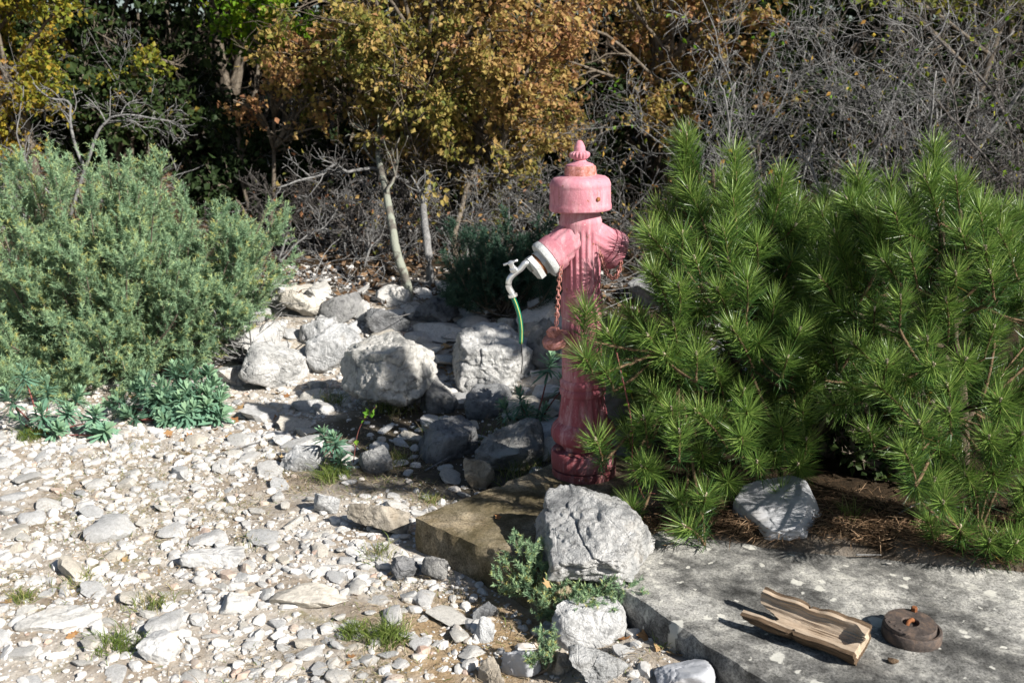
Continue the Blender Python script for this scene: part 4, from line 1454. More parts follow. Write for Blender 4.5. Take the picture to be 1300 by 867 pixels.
# ------------------------------------------------------------------ the wood edge
def leafy_tree(label, foot, crown_c, crown_r, mat_leaf, nleaf, leaf, lean=(0, 0), trunks=1, group=None, bark='bark_tree', seed=1, clump=.5, hue=(0.0, 1.0), nlimb=26, zfade=0.0, name='tree', r0=.045):
    """trunk(s), limbs reaching into an ellipsoid crown, twigs, and leaves on the twigs"""
    global rng
    rng = np.random.default_rng(seed)
    foot = np.asarray(foot, float)
    cc, cr = np.asarray(crown_c, float), np.asarray(crown_r, float)
    root = thing(name, label, 'tree', tuple(foot), 0, group)
    T = []
    for k in range(trunks):
        a = foot + (np.array((rng.uniform(-.25, .25), rng.uniform(-.1, .1), -.05)) if k else np.array((0, 0, -.05)))
        b = cc + rng.uniform(-.35, .35, 3) * cr + (0, 0, cr[2] * .3)
        m = a + (b - a) * .4 + np.array((lean[0] + rng.normal(0, .06), lean[1], 0))
        T.append(curve_pts([a, m, b], 16))
        v, f = tubes(T[-1][None], np.linspace(r0, .012, 16)[None], 9)
        obj('trunk', Acc().add(v - foot, f).mesh('trunk', M[bark], smooth=True), root)
    T = np.array(T)
    L = []
    for k in range(nlimb):
        d = nrm(rng.normal(size=3))
        tip = cc + d * cr * rng.uniform(.55, 1.0)
        tr = T[rng.integers(len(T))]
        zt = min(tip[2] - .1, cc[2]) - rng.uniform(.1, .6) * cr[2]
        i = int(np.clip(np.argmin(np.abs(tr[:, 2] - zt)), 4, 14))
        a = tr[i]
        L.append(curve_pts([a, a + (tip - a) * .5 + np.array((0, 0, .12)) * np.linalg.norm(tip - a) + rng.normal(0, .05, 3), tip], 10))
    L = np.array(L)
    R = np.repeat(np.linspace(.016, .005, 10)[None], len(L), 0)
    Q, Rq = children(L, R, 9, .42 * cr.mean(), .7, .6, 7, .16, .03, .2, 1.0)
    W, Rw = children(Q, Rq, 4, .20 * cr.mean(), .7, .6, 5, .18, 0, .15, 1.0)
    A = Acc()
    for p_, r_, k in ((L, R, 6), (Q, Rq, 4), (W, Rw, 3)):
        v, f = tubes(p_, np.maximum(r_, .0015), k)
        A.add(v - foot, f)
    obj('branches', A.mesh('branches', M[bark], smooth=True), root, kind='stuff')
    n1 = int(nleaf * .75)
    p1, t1 = sample_paths(W, n1)
    p2, t2 = sample_paths(Q, nleaf - n1, .3)
    pos, tan = np.concatenate([p1, p2]), np.concatenate([t1, t2])
    pos = pos + rng.normal(0, leaf * .5, pos.shape)
    kp = fbm(pos * 3.3, 2, seed + 9) + rng.normal(0, .15, len(pos)) > -.16 * (mat_leaf != 'holm') - 9 * (mat_leaf == 'holm')
    pos, tan = pos[kp], tan[kp]
    d = nrm(tan * .4 + rng.normal(0, .7, pos.shape) + np.array((.10, -.15, -.35)))
    v, f = leaves(pos, d, leaf, .75, .3)
    cn = fbm(pos * 2.2, 3, seed) * .5 + fbm(pos * .9, 2, seed + 3) * .4
    hz_ = zfade * (pos[:, 2] - cc[2]) / cr[2]
    col = np.clip(hue[0] + (hue[1] - hue[0]) * (.5 + clump * cn + hz_ + rng.normal(0, .16, len(pos))), 0, 1)
    obj('crown', Acc().add(v - foot, f, np.repeat(col, 4)).mesh('crown', M[mat_leaf]), root, kind='stuff')
    return root


def gz(x, y):
    return float(hgt(x, y))


def Tf(px, Y):
    x = at(px, 300, Y=Y)[0]
    return (float(x), Y, gz(x, Y))


# the autumn maples in front
leafy_tree('golden orange autumn maple arching over the rubble', Tf(520, 6.9), (-.42, 7.0, 2.0), (1.35, .95, 1.42), 'autumn', 44000, .037, (-.05, 0), 3, 'autumn trees', 'bark_tree', 5, .5, (.12, 1.0), 44, .25)
leafy_tree('golden leaved maple reaching down beside the hydrant top', Tf(640, 6.7), (-.1, 6.6, 1.35), (.85, .5, .80), 'autumn', 17000, .034, (-.06, 0), 2, 'autumn trees', 'bark_tree', 17, .5, (.0, .8), 20, .25)
leafy_tree('deep orange maple behind the hydrant in front of thorny scrub', Tf(820, 8.0), (1.0, 7.6, 1.95), (1.15, .7, 1.15), 'autumn', 24000, .040, (0, 0), 2, 'autumn trees', 'bark_tree', 6, .6, (.15, 1.0), 26, .15)
leafy_tree('bright green leaved sapling above the dark thicket', Tf(370, 7.4), (-1.62, 7.35, 2.05), (.60, .5, .55), 'green', 5000, .045, (0, 0), 1, None, 'bark_tree', 7, .5, (0, 1), 14, 0, r0=.025)
leafy_tree('yellow green tree above the dead branches and juniper', Tf(20, 6.6), (-3.35, 6.6, 2.05), (.85, .7, 1.0), 'yellowgreen', 14000, .037, (0, 0), 2, None, 'bark_tree', 8, .6, (.05, .9), 22, .05)
leafy_tree('small yellowing shrub tree in the dark thicket gap', Tf(190, 7.3), (-2.75, 7.3, 1.55), (.55, .4, .22), 'yellowgreen', 1500, .04, (0, 0), 1, None, 'bark_tree', 9, .6, (.1, .9), 10, 0, r0=.018)
leafy_tree('yellow flecked green tree above the grey thorn scrub', Tf(1180, 7.2), (3.0, 7.2, 2.55), (1.6, .8, .75), 'yellowgreen', 2600, .055, (0, 0), 2, None, 'bark_tree', 10, .5, (0, .6), 24, 0)
leafy_tree('rusty leaved small tree between green sapling and golden maple', Tf(330, 6.9), (-1.55, 6.9, 1.45), (.45, .4, .40), 'autumn', 2200, .038, (0, 0), 1, 'autumn trees', 'bark_tree', 12, .5, (.3, 1.0), 10, 0, r0=.018)

# the dark evergreen wood behind, its crowns close over the thicket
for k, (x, y, z, rx, ry, rz_, n) in enumerate([(-4.6, 8.6, 3.4, 1.9, 1.5, 1.7, 9000), (-2.4, 8.3, 3.6, 1.7, 1.4, 1.6, 9000), (-.4, 9.0, 3.7, 1.8, 1.4, 1.7, 9000), (1.9, 9.4, 3.6, 1.9, 1.5, 1.8, 9000),
                                                  (4.3, 8.8, 3.5, 1.9, 1.5, 1.8, 9000), (6.6, 8.2, 3.4, 1.8, 1.5, 1.8, 8000), (-6.8, 8.4, 3.4, 1.8, 1.5, 1.8, 8000)]):
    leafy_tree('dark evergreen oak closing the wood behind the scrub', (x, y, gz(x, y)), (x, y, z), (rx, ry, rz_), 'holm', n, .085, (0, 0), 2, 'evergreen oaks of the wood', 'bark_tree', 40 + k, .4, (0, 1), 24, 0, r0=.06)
leafy_tree('unseen evergreen oak beyond the pine added to shade the bank', (2.75, 3.15, gz(2.75, 3.15)), (2.75, 3.15, 2.45), (.5, .45, .75), 'holm', 6000, .07, (0, 0), 1, None, 'bark_tree', 61, .4, (0, 1), 18, 0, r0=.05)  # tree out of view, added to shade shrub and rubble behind the hydrant
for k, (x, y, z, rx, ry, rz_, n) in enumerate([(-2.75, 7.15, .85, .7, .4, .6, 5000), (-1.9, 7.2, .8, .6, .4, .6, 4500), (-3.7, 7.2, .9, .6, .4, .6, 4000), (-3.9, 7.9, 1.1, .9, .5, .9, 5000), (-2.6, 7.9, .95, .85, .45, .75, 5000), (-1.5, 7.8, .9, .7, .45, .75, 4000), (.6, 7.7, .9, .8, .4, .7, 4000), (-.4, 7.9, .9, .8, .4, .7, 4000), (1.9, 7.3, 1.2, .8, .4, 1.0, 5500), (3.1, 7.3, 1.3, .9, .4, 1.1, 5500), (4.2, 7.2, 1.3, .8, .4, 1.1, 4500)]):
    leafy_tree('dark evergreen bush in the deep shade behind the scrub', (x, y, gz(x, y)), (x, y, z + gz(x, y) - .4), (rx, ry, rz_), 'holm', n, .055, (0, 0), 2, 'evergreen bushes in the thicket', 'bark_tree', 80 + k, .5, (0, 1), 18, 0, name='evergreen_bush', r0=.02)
for k, (px, Y, lab) in enumerate([(1075, 3.45, 'small dark leaved bush in the black gap under the pines'), (1150, 3.25, 'low dark leaved bush under the right hand pine branches')]):
    x = float(at(px, 600, Y=Y)[0])
    leafy_tree(lab, (x, Y, gz(x, Y)), (x, Y, gz(x, Y) + .20), (.24, .16, .2), 'holm', 900, .03, (0, 0), 2, None, 'bark_tree', 140 + k, .5, (.2, 1), 14, 0, name='evergreen_bush', r0=.006)
rng = np.random.default_rng(99)


def undergrowth():
    """the wood behind: a mass of dark evergreen leaves nobody could count"""
    n = 70000
    x, y = rng.uniform(-9.5, 9.5, n), rng.uniform(8.9, 12.5, n)
    z = hgt(x, y) + rng.uniform(0, 1, n) ** .8 * 4.8
    p = np.stack([x, y, z], 1)
    keep = fbm(p * 1.1, 3, 77) + .45 > 0
    p = p[keep]
    d = nrm(rng.normal(size=p.shape) + (0, 0, -.3))
    v, f = leaves(p, d, .13, .6, .25)
    A = Acc().add(v, f, np.repeat(np.clip(rng.normal(.4, .25, len(p)), 0, 1), 4))
    n = 700
    p0 = np.stack([rng.uniform(-9, 9, n), rng.uniform(8.4, 12, n), 0 * np.ones(n)], 1)
    p0[:, 2] = hgt(p0[:, 0], p0[:, 1]) - .03
    P = path_from(p0, rng.normal(0, .18, (n, 3)) + (0, 0, 1), rng.uniform(1.5, 4, n), 9, .12, .06)
    v, f = tubes(P, rng.uniform(.006, .02, (n, 1)) * np.linspace(1, .4, 9)[None], 5)
    A.add(v, f, .5, 1)
    o = obj('undergrowth', A.mesh('undergrowth', M['holm'], M['bark_tree']), kind='stuff')
    tag(o, 'dark leafy undergrowth filling the wood behind the trees', 'undergrowth')


undergrowth()


# ------------------------------------------------------------------ bare scrub
def bare_shrub(label, foot, nst, spread, L, r0, mat, seed, lv=((7, .45), (6, .28), (4, .13)), up=.02, jit=.20, group=None, dirs=None, base=.15, name='bare_shrub', leaf=None):
    global rng
    rng = np.random.default_rng(seed)
    foot = np.asarray(foot, float)
    root = thing(name, label, 'shrub', tuple(foot), 0, group)
    p0 = foot + rng.normal(0, 1, (nst, 3)) * (base, base * .6, 0) - (0, 0, .03)
    d = rng.normal(0, 1, (nst, 3)) * (spread, spread * .8, .15) + (0, 0, 1) if dirs is None else dirs(nst)
    P = path_from(p0, d, L * rng.uniform(.6, 1.2, nst), 14, jit * .7, up)
    R = r0 * rng.uniform(.45, 1.6, (nst, 1)) * np.linspace(1, .3, 14)[None]
    v, f = tubes(P, R, 7)
    obj('stems', Acc().add(v - foot, f).mesh('stems', M[mat], smooth=True), root)
    A = Acc()
    lvl = (P, R)
    last = None
    for per, ln in lv:
        lvl = children(*lvl, per, L * ln, .85, .6, 7, jit, up * .5, .15, 1.0, .35)
        v, f = tubes(lvl[0], np.maximum(lvl[1], .0014), 3)
        A.add(v - foot, f)
    obj('twigs', A.mesh('twigs', M[mat], smooth=True), root, kind='stuff')
    if leaf:
        n, m, sz = leaf
        pos, tan = sample_paths(lvl[0], n)
        v, f = leaves(pos + rng.normal(0, .01, pos.shape) - foot, tan + rng.normal(0, .8, pos.shape), sz)
        obj('leaves', Acc().add(v, f, np.repeat(rng.uniform(0, 1, n), 4)).mesh('leaves', M[m]), root, kind='stuff')
    return root


def gp(px, Y):
    x = float(at(px, 300, Y=Y)[0])
    return np.array((x, Y, gz(x, Y)))


G_T = 'grey thorn bushes behind the pines'
bare_shrub('tangled grey leafless thorn bush behind the pine tops', gp(1010, 6.0), 9, .42, 1.75, .012, 'bark_grey', 201, ((8, .45), (6, .22), (4, .08)), group=G_T, leaf=(300, 'green', .035))
bare_shrub('tangled grey leafless thorn bush behind the pine tops', gp(1160, 6.2), 9, .45, 1.9, .012, 'bark_grey', 202, ((8, .45), (6, .22), (4, .08)), group=G_T, leaf=(260, 'yellowgreen', .035))
bare_shrub('tangled grey leafless thorn bush behind the pine tops', gp(1300, 5.9), 9, .42, 1.8, .012, 'twig_brown', 203, ((8, .45), (6, .22), (4, .08)), group=G_T, leaf=(260, 'green', .035))
bare_shrub('sparse grey thorn bush right behind the hydrant cap', gp(870, 6.0), 6, .36, 1.3, .008, 'bark_grey', 204, ((6, .40), (5, .22), (3, .10)), leaf=(150, 'yellowgreen', .03))
G_S = 'dry grey shrubs under the autumn maple'
for k, (px, Y, L, n) in enumerate([(405, 6.35, .60, 14), (450, 6.25, .42, 12), (520, 6.35, .45, 10), (600, 6.3, .5, 9), (470, 6.6, .75, 7), (570, 6.5, .95, 7), (625, 6.6, .85, 6), (690, 6.3, .7, 6), (775, 6.0, .8, 7)]):
    bare_shrub('dry twiggy grey shrub under the golden maple', gp(px, Y), n, .55, L, .0065, 'bark_grey' if k % 2 else 'twig_brown', 220 + k, ((6, .45), (5, .26), (2, .12)), group=G_S, leaf=(120, 'autumn', .03))
for k, (px, Y, L, n) in enumerate([(20, 6.5, .75, 6), (215, 7.4, 1.0, 3), (300, 7.6, 1.1, 3)]):
    bare_shrub('thin dead shrub in the dark thicket behind the juniper', gp(px, Y), n, .5, L, .006, 'bark_grey', 240 + k, ((5, .45), (4, .28), (2, .14)), group='dead shrubs behind the juniper')
rng = np.random.default_rng(123)
# stalks between juniper and rubble
def stalks(n):
    d = rng.normal(0, 1, (n, 3)) * (.7, .5, .2) + (-.35, -.2, .75)
    return d


bare_shrub('bundle of pale dry stalks between juniper and white rocks', ground_at(318, 452), 38, 0, .36, .0042, 'bark_grey', 261, ((2, .4), (2, .25)), 0, .12, None, stalks, .09, 'dry_stalks')


def limb(name, label, cat, pts, r0, r1, mat, lv, seed, group=None):
    """one bare limb with side twigs, given by points"""
    global rng
    rng = np.random.default_rng(seed)
    P = curve_pts(pts, 22)
    P = P + np.cumsum(rng.normal(0, .0035, P.shape), 0)
    foot = P[0].copy()
    root = thing(name, label, cat, tuple(foot), 0, group)
    R = np.linspace(r0, r1, 22)
    v, f = tubes((P - foot)[None], R[None], 9)
    obj('trunk' if name == 'bare_tree' else 'bough', Acc().add(v, f).mesh('bough', M[mat], smooth=True), root)
    lvl = (P[None], R[None])
    A = Acc()
    for per, ln in lv:
        lvl = children(*lvl, per, ln, .8, .55, 8, .2, 0, .3, 1.0, .3)
        v, f = tubes(lvl[0] - foot, np.maximum(lvl[1], .0015), 4)
        A.add(v, f)
    obj('twigs', A.mesh('twigs', M[mat], smooth=True), root, kind='stuff')
    return root


def A_(px, py, Y):
    return at(px, py, Y=Y)


g0 = ground_at(524, 378)
limb('bare_tree', 'leaning pale lichened trunk rising from the shaded boulder', 'tree', [g0 - (0, 0, .05), A_(508, 320, g0[1]), A_(494, 245, g0[1] + .35), A_(486, 185, g0[1] + 1.0), A_(500, 80, g0[1] + 1.5), A_(505, -60, g0[1] + 1.7)], .027, .016, 'bark_lichen', ((5, .35), (5, .2)), 301)
g1 = ground_at(548, 362)
limb('bare_tree', 'crooked grey trunk beside the lichened leaning trunk', 'tree', [g1 - (0, 0, .05), A_(541, 310, g1[1]), A_(536, 260, g1[1] + .3), A_(545, 200, g1[1] + 1.0), A_(535, 40, g1[1] + 1.5), A_(540, -60, g1[1] + 1.7)], .026, .014, 'bark_grey', ((7, .4), (6, .2)), 302)
g2 = ground_at(590, 352)
limb('bare_tree', 'slim brown trunk forking behind the small shaded pine', 'tree', [g2 - (0, 0, .05), A_(578, 310, g2[1]), A_(590, 250, g2[1] + .3), A_(612, 190, g2[1] + .8), A_(640, 60, g2[1] + 1.3)], .02, .009, 'bark_tree', ((8, .4), (6, .2)), 303)
limb('dead_branch', 'arching silver dead branch in front of the black thicket', 'branch', [A_(520, 232, 6.5), A_(478, 214, 6.45), A_(442, 218, 6.35), A_(425, 209, 6.3), A_(405, 224, 6.25), A_(378, 232, 6.2), A_(352, 240, 6.15)], .012, .005, 'bark_grey', ((12, .22), (4, .11)), 304)
limb('dead_branch', 'forked silver dead branch above the juniper', 'branch', [A_(80, 300, 6.2), A_(112, 204, 6.2), A_(132, 160, 6.2), A_(160, 148, 6.2), A_(215, 155, 6.25)], .012, .004, 'bark_grey', ((14, .26), (5, .12)), 305)
limb('dead_branch', 'pale curved dead limb under the yellow green tree', 'branch', [A_(120, 240, 6.3), A_(92, 172, 6.3), A_(86, 132, 6.3), A_(60, 128, 6.3), A_(36, 112, 6.3)], .011, .004, 'bark_grey', ((8, .2), (4, .1)), 306)
limb('dead_branch', 'drooping dead branch with fine twigs at the juniper tip', 'branch', [A_(365, 300, 6.1), A_(352, 330, 6.05), A_(380, 300, 6.1), A_(405, 285, 6.15), A_(420, 262, 6.2)], .007, .003, 'bark_grey', ((12, .2), (4, .1)), 307)
limb('dead_branch', 'bleached bent branch behind the gap between the pines', 'branch', [A_(1048, 280, 4.6), A_(1036, 230, 4.6), A_(1020, 196, 4.6), A_(985, 198, 4.6), A_(955, 210, 4.6)], .007, .003, 'bark_grey', ((7, .15), (4, .08)), 308)
limb('dead_branch', 'grey branch lying inside the pine beside its trunk', 'branch', [A_(1010, 385, 3.7), A_(985, 368, 3.6), A_(955, 352, 3.55), A_(930, 335, 3.5)], .005, .002, 'bark_grey', ((5, .12), (3, .06)), 309)
limb('dead_branch', 'upright grey branch between thorn bush and hydrant cap', 'branch', [A_(925, 190, 5.4), A_(924, 140, 5.4), A_(915, 105, 5.4), A_(900, 70, 5.4)], .007, .003, 'bark_grey', ((8, .18), (4, .09)), 310)
rng = np.random.default_rng(321)

# ------------------------------------------------------------------ hollow log, iron cover
def hollow_log():
    e1, e0 = at(1092, 836, z=SLABZ), at(966, 790, z=SLABZ)      # near end, far end
    ax = nrm(e0 - e1)
    L = float(np.linalg.norm(e0 - e1)) + .02
    root = thing('log', 'split hollow piece of weathered log lying on the grey slab', 'log', tuple(e1), 0)
    side = nrm(np.cross(ax, (0, 0, 1)))                  # points back-right or front-left
    upv = np.cross(side, ax)
    if side[1] < 0:
        side = -side
    op = rad(0)                                          # the opening leans to the far side
    nA, nT = 44, 56
    th = np.linspace(rad(-104), rad(74), nA)
    t = np.linspace(0, 1, nT)
    TH, TT = np.meshgrid(th, t, indexing='ij')
    # ragged far end: two prongs, hollow between; near end nearly square
    rag = .80 + .20 * np.abs(np.sin(th * .95)) ** 2 + .05 * fbm(np.stack([th * 3.2, 0 * th, 0 * th], 1), 3, 5)
    rag[th > .9] += .05
    rag0 = .012 * fbm(np.stack([th * 4, 0 * th + 3, 0 * th], 1), 2, 8)
    S = (rag0[:, None] * (1 - TT) + TT * rag[:, None]) * L
    q = np.stack([TH * 2.2, S * 14, 0 * TH], -1).reshape(-1, 3)
    n1 = fbm(q, 4, 12).reshape(TH.shape)
    n2 = fbm(q * (6, .6, 1), 3, 14).reshape(TH.shape)
    rim = .03 * np.minimum(np.abs(TH - th[0]), np.abs(TH - th[-1]))
    edge = fbm(np.stack([S * 21, 0 * S + (TH > 0) * 7.7, 0 * S], -1).reshape(-1, 3), 3, 19).reshape(TH.shape)
    edge2 = fbm(np.stack([S * 70, 0 * S + 5, 0 * S], -1).reshape(-1, 3), 3, 23).reshape(TH.shape)
    THw = TH * (1 + (.05 * edge) * (np.abs(TH) > 1.1))
    crack = np.exp(-((S / L - .52 - .05 * np.sin(TH * 2)) / .012) ** 2) + np.exp(-((TH + 1.0 - .3 * np.sin(S * 9)) / .05) ** 2) * (S / L > .15)

    def P(r):
        a = THw + math.pi + op
        return (S[..., None] * ax + (r * np.sin(a))[..., None] * side + (r * np.cos(a))[..., None] * upv + np.array((0, 0, .056)))
    def shell(ro, ri, m, name):
        A = Acc()
        o, i_ = P(ro), P(ri)
        V = np.concatenate([o.reshape(-1, 3), i_.reshape(-1, 3)])
        ix = np.arange(nA * nT).reshape(nA, nT)
        iy = ix + nA * nT
        Q = lambda a: np.stack([a[:-1, :-1], a[:-1, 1:], a[1:, 1:], a[1:, :-1]], -1).reshape(-1, 4)
        F = [Q(ix)[:, ::-1], Q(iy)]
        for e in ((ix[0], iy[0]), (iy[-1], ix[-1]), (iy[:, 0], ix[:, 0]), (ix[:, -1], iy[:, -1])):
            F.append(np.stack([e[0][:-1], e[1][:-1], e[1][1:], e[0][1:]], -1))
        # local axis along z for the grain of the material
        A.add(V, np.concatenate(F))
        B_ = np.stack([np.cross(upv, ax), upv, ax], 1)   # columns, right-handed
        A.v[0] = A.v[0] @ B_
        ob = obj(name, A.mesh(name, m, smooth=True), root)
        ob.rotation_euler = Matrix(B_.tolist()).to_euler()
        ob.data.set_sharp_from_angle(angle=rad(40))
        return ob
    end = 1 - ss(0, .12, S / L)                           # thicker, solid looking near end
    ro = .062 + .0035 * n1 + .003 * n2 - .010 * crack
    shell(ro, .050 + .003 * n1 - .002 * end, M['log_bark'], 'bark_shell')
    shell(.0495 + .003 * n1 - .002 * end - .006 * (crack > .5), .041 + .003 * n2 - .022 * end, M['log_inner'], 'inner_wood')


hollow_log()


def iron_cover():
    c = at(1157, 806, z=SLABZ)
    r = 36 * mpp(c[1], SLABZ)
    root = thing('valve_cover', 'round rusty iron valve cover beside the log on the slab', 'cover', (c[0], c[1], SLABZ - .004), .4)
    v, f = lathe([(r * .8, 0), (r * 1.0, .0), (r * 1.01, .004), (r, .026), (r * .97, .029), (r * .90, .029), (r * .895, .022), (r * .5, .021)], 56)
    ring = obj('rim', Acc().add(v, f).mesh('rim', M['iron'], smooth=True), root)
    ring.data.set_sharp_from_angle(angle=rad(35))
    def slot(th, rr, z):
        return rr
    v, f = lathe([(r * .85, 0), (r * .88, .003), (r * .88, .016), (r * .86, .019), (r * .30, .0195), (r * .27, .017), (r * .26, .008), (r * .1, .008)], 56)
    lid = obj('lid', Acc().add(v, f).mesh('lid', M['iron'], smooth=True), root, (-.004, .004, .023), (rad(2.2), rad(-2), 0))
    lid.data.set_sharp_from_angle(angle=rad(35))
    A = Acc()
    P = curve_pts([(-r * .24, -.005, .010), (-r * .1, 0, .021), (r * .12, .004, .021), (r * .26, .010, .010)], 10)
    v, f = tubes(P[None], np.full((1, 10), .0055), 8)
    obj('lifting_bar', Acc().add(v, f).mesh('lifting_bar', M['rust'], smooth=True), lid)
    v, f = lathe([(.0085, 0), (.0085, .011), (.006, .013)], 6)
    obj('bolt', Acc().add(v + (r * .62, r * .48, .019), f).mesh('bolt', M['rust']), lid)
    for k in range(5):
        v, f = box(-r * .62 + k * r * .02, -r * .5 + k * r * .26, .0198, r * .22, .006, .003)
        obj('rib', Acc().add(v, f).mesh('rib', M['iron']), lid)


iron_cover()
for px, py, s_ in ((1133, 839, .018), (1098, 800, .011)):
    p = at(px, py, z=SLABZ)
    v, f = rock_verts(50 + px, 3, 8, .06, 20, .5)
    o = obj('wood_crumb', make_mesh('wood_crumb', v * (s_ * .7, s_ * .5, s_ * .4), [f], [M['log_bark']], smooth=True), None, (p[0], p[1], SLABZ + s_ * .18))
    tag(o, 'crumb of brown wood beside the end of the log' if px > 1120 else 'dark crumb between log and valve cover', 'crumb')

# ------------------------------------------------------------------ bramble vine
def vine():
    Yv = 3.02
    pts = [A_(783, 448, Yv), A_(790, 480, Yv), A_(799, 520, Yv - .02), A_(803, 555, Yv - .03), A_(803, 590, Yv - .03), A_(811, 618, Yv - .03), A_(822, 640, Yv - .01)]
    P = curve_pts(pts, 30)
    foot = P[-1].copy()
    root = thing('bramble_vine', 'thin reddish bramble vine with green leaves hanging before the pine', 'vine', tuple(foot))
    side = np.array([P[-4], P[-4] + (.02, .0, .004), P[-4] + (.05, .01, -.004)])
    A = Acc()
    v, f = tubes((P - foot)[None], np.linspace(.0024, .0018, 30)[None], 7)
    A.add(v, f)
    v, f = tubes((side - foot)[None], np.array([[.0014, .0012, .0008]]), 5)
    A.add(v, f)
    obj('stem', A.mesh('stem', M['vine'], smooth=True), root)
    for k, (i, s_) in enumerate([(4, .022), (6, .02), (7, .024), (9, .018), (12, .022), (14, .02), (16, .019), (18, .026), (19, .03), (20, .024), (23, .024), (24, .022), (26, .02)]):
        d = nrm(np.array(((-1) ** k * 1.0, -.3, .1)) + rng.normal(0, .35, 3))
        u = nrm(np.cross(d, (0, .8, .5)))
        w = np.cross(u, d)
        prof = [(0, 0), (.25, .30), (.5, .40), (.75, .27), (1, 0)]
        V = [d * t_ * s_ + u * w_ * s_ * sg + w * (abs(sg) * .12 * s_ * (w_ > 0)) for t_, w_ in prof for sg in (-1, 0, 1)]
        F = []
        for j in range(4):
            for q_ in range(2):
                a = j * 3 + q_
                F.append((a, a + 1, a + 4, a + 3))
        me = make_mesh('leaf', np.array(V), [np.array(F)], [M['vine_leaf']], smooth=True, attr=np.full(len(V), rng.uniform()))
        obj('leaf', me, root, tuple(P[i] - foot))


vine()


def shoot_sprig(label, foot, tip, seed, n=8, m='vine_leaf'):
    r = np.random.default_rng(seed)
    P = curve_pts([foot, (foot + tip) / 2 + (-.02, 0, .03), tip], 16)
    root = thing('bramble_shoot', label, 'shoot', tuple(foot))
    v, f = tubes((P - foot)[None], np.linspace(.002, .0012, 16)[None], 5)
    obj('stem', Acc().add(v, f).mesh('stem', M['vine'], smooth=True), root)
    for k in range(n):
        i = 4 + int(r.integers(0, 12))
        v, f = leaves(np.zeros((1, 3)), r.normal(size=(1, 3)) + (0, -.3, .2), .026, .7)
        obj('leaf', make_mesh('leaf', v, [f], [M[m]], attr=np.full(4, r.uniform())), root, tuple(P[i] - foot))


f0 = ground_at(448, 590)
shoot_sprig('thin arching bramble shoot in the shade before the pointed boulder', f0, A_(478, 515, f0[1] - .05), 5)

# ------------------------------------------------------------------ grass, straw, litter, leaves
def blade_patch(name, label, centers, n, L, w, mat, sd, spread, cat='grass', lean=.45, hue=None, kind=None, group=None):
    r = rng
    ctr = np.asarray(centers, float)
    foot = ctr[0].copy()
    idx = r.integers(0, len(ctr), n)
    p = ctr[idx] + r.normal(0, 1, (n, 3)) * (spread, spread, 0)
    p[:, 2] = hgt(p[:, 0], p[:, 1]) - .003
    d = nrm(r.normal(0, 1, (n, 3)) * (lean, lean, .1) + (0, 0, 1))
    ln = L * r.uniform(.4, 1.2, n)
    s = nrm(np.cross(d, r.normal(size=d.shape))) * w / 2
    out = nrm(d * (1, 1, 0))
    m = p + d * ln[:, None] * .55
    t = p + d * ln[:, None] + out * ln[:, None] * .25 - np.array((0, 0, 1)) * ln[:, None] * .12
    V = np.stack([p - s, p + s, m + s * .8, m - s * .8, t], 1).reshape(-1, 3)
    i = np.arange(n) * 5
    A = Acc().add(V - foot, [np.stack([i, i + 1, i + 2, i + 3], 1), np.stack([i + 3, i + 2, i + 4], 1)],
                  np.repeat(np.clip(r.normal(.4, .25, n) if hue is None else r.uniform(*hue, n), 0, 1), 5))
    o = obj(name, A.mesh(name, M[mat]), None, tuple(foot), kind=kind)
    return tag(o, label, cat, group)


for px, py, n, L, sp, lab in ((492, 812, 420, .065, .028, 'bright green grass tuft beside ochre soil and cobbles'), (450, 806, 220, .05, .02, 'small green grass tuft on the cobbles edge'),
                              (424, 606, 260, .08, .035, 'green grass tuft below the small spurge sprig'), (150, 822, 260, .06, .035, 'green grass tuft beside the rounded white stone'),
                              (480, 705, 120, .06, .03, 'sparse grass under the tan layered rock'), (30, 762, 160, .045, .018, 'short grass behind the long flat white stone'),
                              (100, 738, 140, .045, .04, 'thin grass patch in the middle of the path'), (195, 770, 130, .06, .03, 'wispy grass beside flat stones of the path'),
                              (660, 600, 150, .1, .05, 'shaded grass behind the mossy slab'), (548, 636, 110, .05, .02, 'moss green grass against the back corner of the slab'),
                              (500, 520, 200, .12, .06, 'shaded grass under the pointed boulder'), (420, 512, 140, .08, .04, 'grass in the shade before the tilted pale rock'),
                              (40, 556, 260, .07, .03, 'thin grass at the foot of the straggling spurge'), (320, 690, 90, .04, .035, 'tiny grass patch behind the wedge shaped stone'),
                              (1080, 655, 60, .07, .02, 'green sprig of grass behind the small white rock'), (790, 780, 260, .05, .05, 'dry green grass at the corner of the grey slab'),
                              (870, 820, 300, .05, .03, 'withered grass before the face of the grey slab'), (640, 560, 140, .14, .06, 'long grass in deep shade beside the hydrant'), (560, 560, 160, .11, .04, 'dark grass between the shaded rocks behind the slab'), (500, 590, 140, .09, .035, 'dark grass beside the bluish shaded rock'), (620, 520, 160, .12, .04, 'rank grass under the blocky pale boulder')):
    c = ground_at(px, py)
    blade_patch('grass_tuft', lab, [c], n, L, .0026, 'grass', 0, sp, hue=(.0, .6) if n > 200 else (.1, 1))

cs = []
for _ in range(900):
    x, y = rng.uniform(-2.6, .7), rng.uniform(2.2, 4.9)
    if path_ok(x, y) and fbm(np.array([[x * 1.6, y * 1.6, 4.0]]), 2, 31)[0] > -.05:
        cs.append((x, y, 0))
blade_patch('dry_grass', 'flattened straw and dead grass stems between the stones', cs, 9000, .05, .0020, 'straw', 0, .05, lean=2.2, kind='stuff')
cs2 = [c for c in cs if fbm(np.array([[c[0] * 1.3, c[1] * 1.3, 9.0]]), 2, 37)[0] > .05]
blade_patch('low_grass', 'scattered short green blades between the stones', cs2, 2600, .028, .0022, 'grass', 0, .05, lean=.9, kind='stuff')


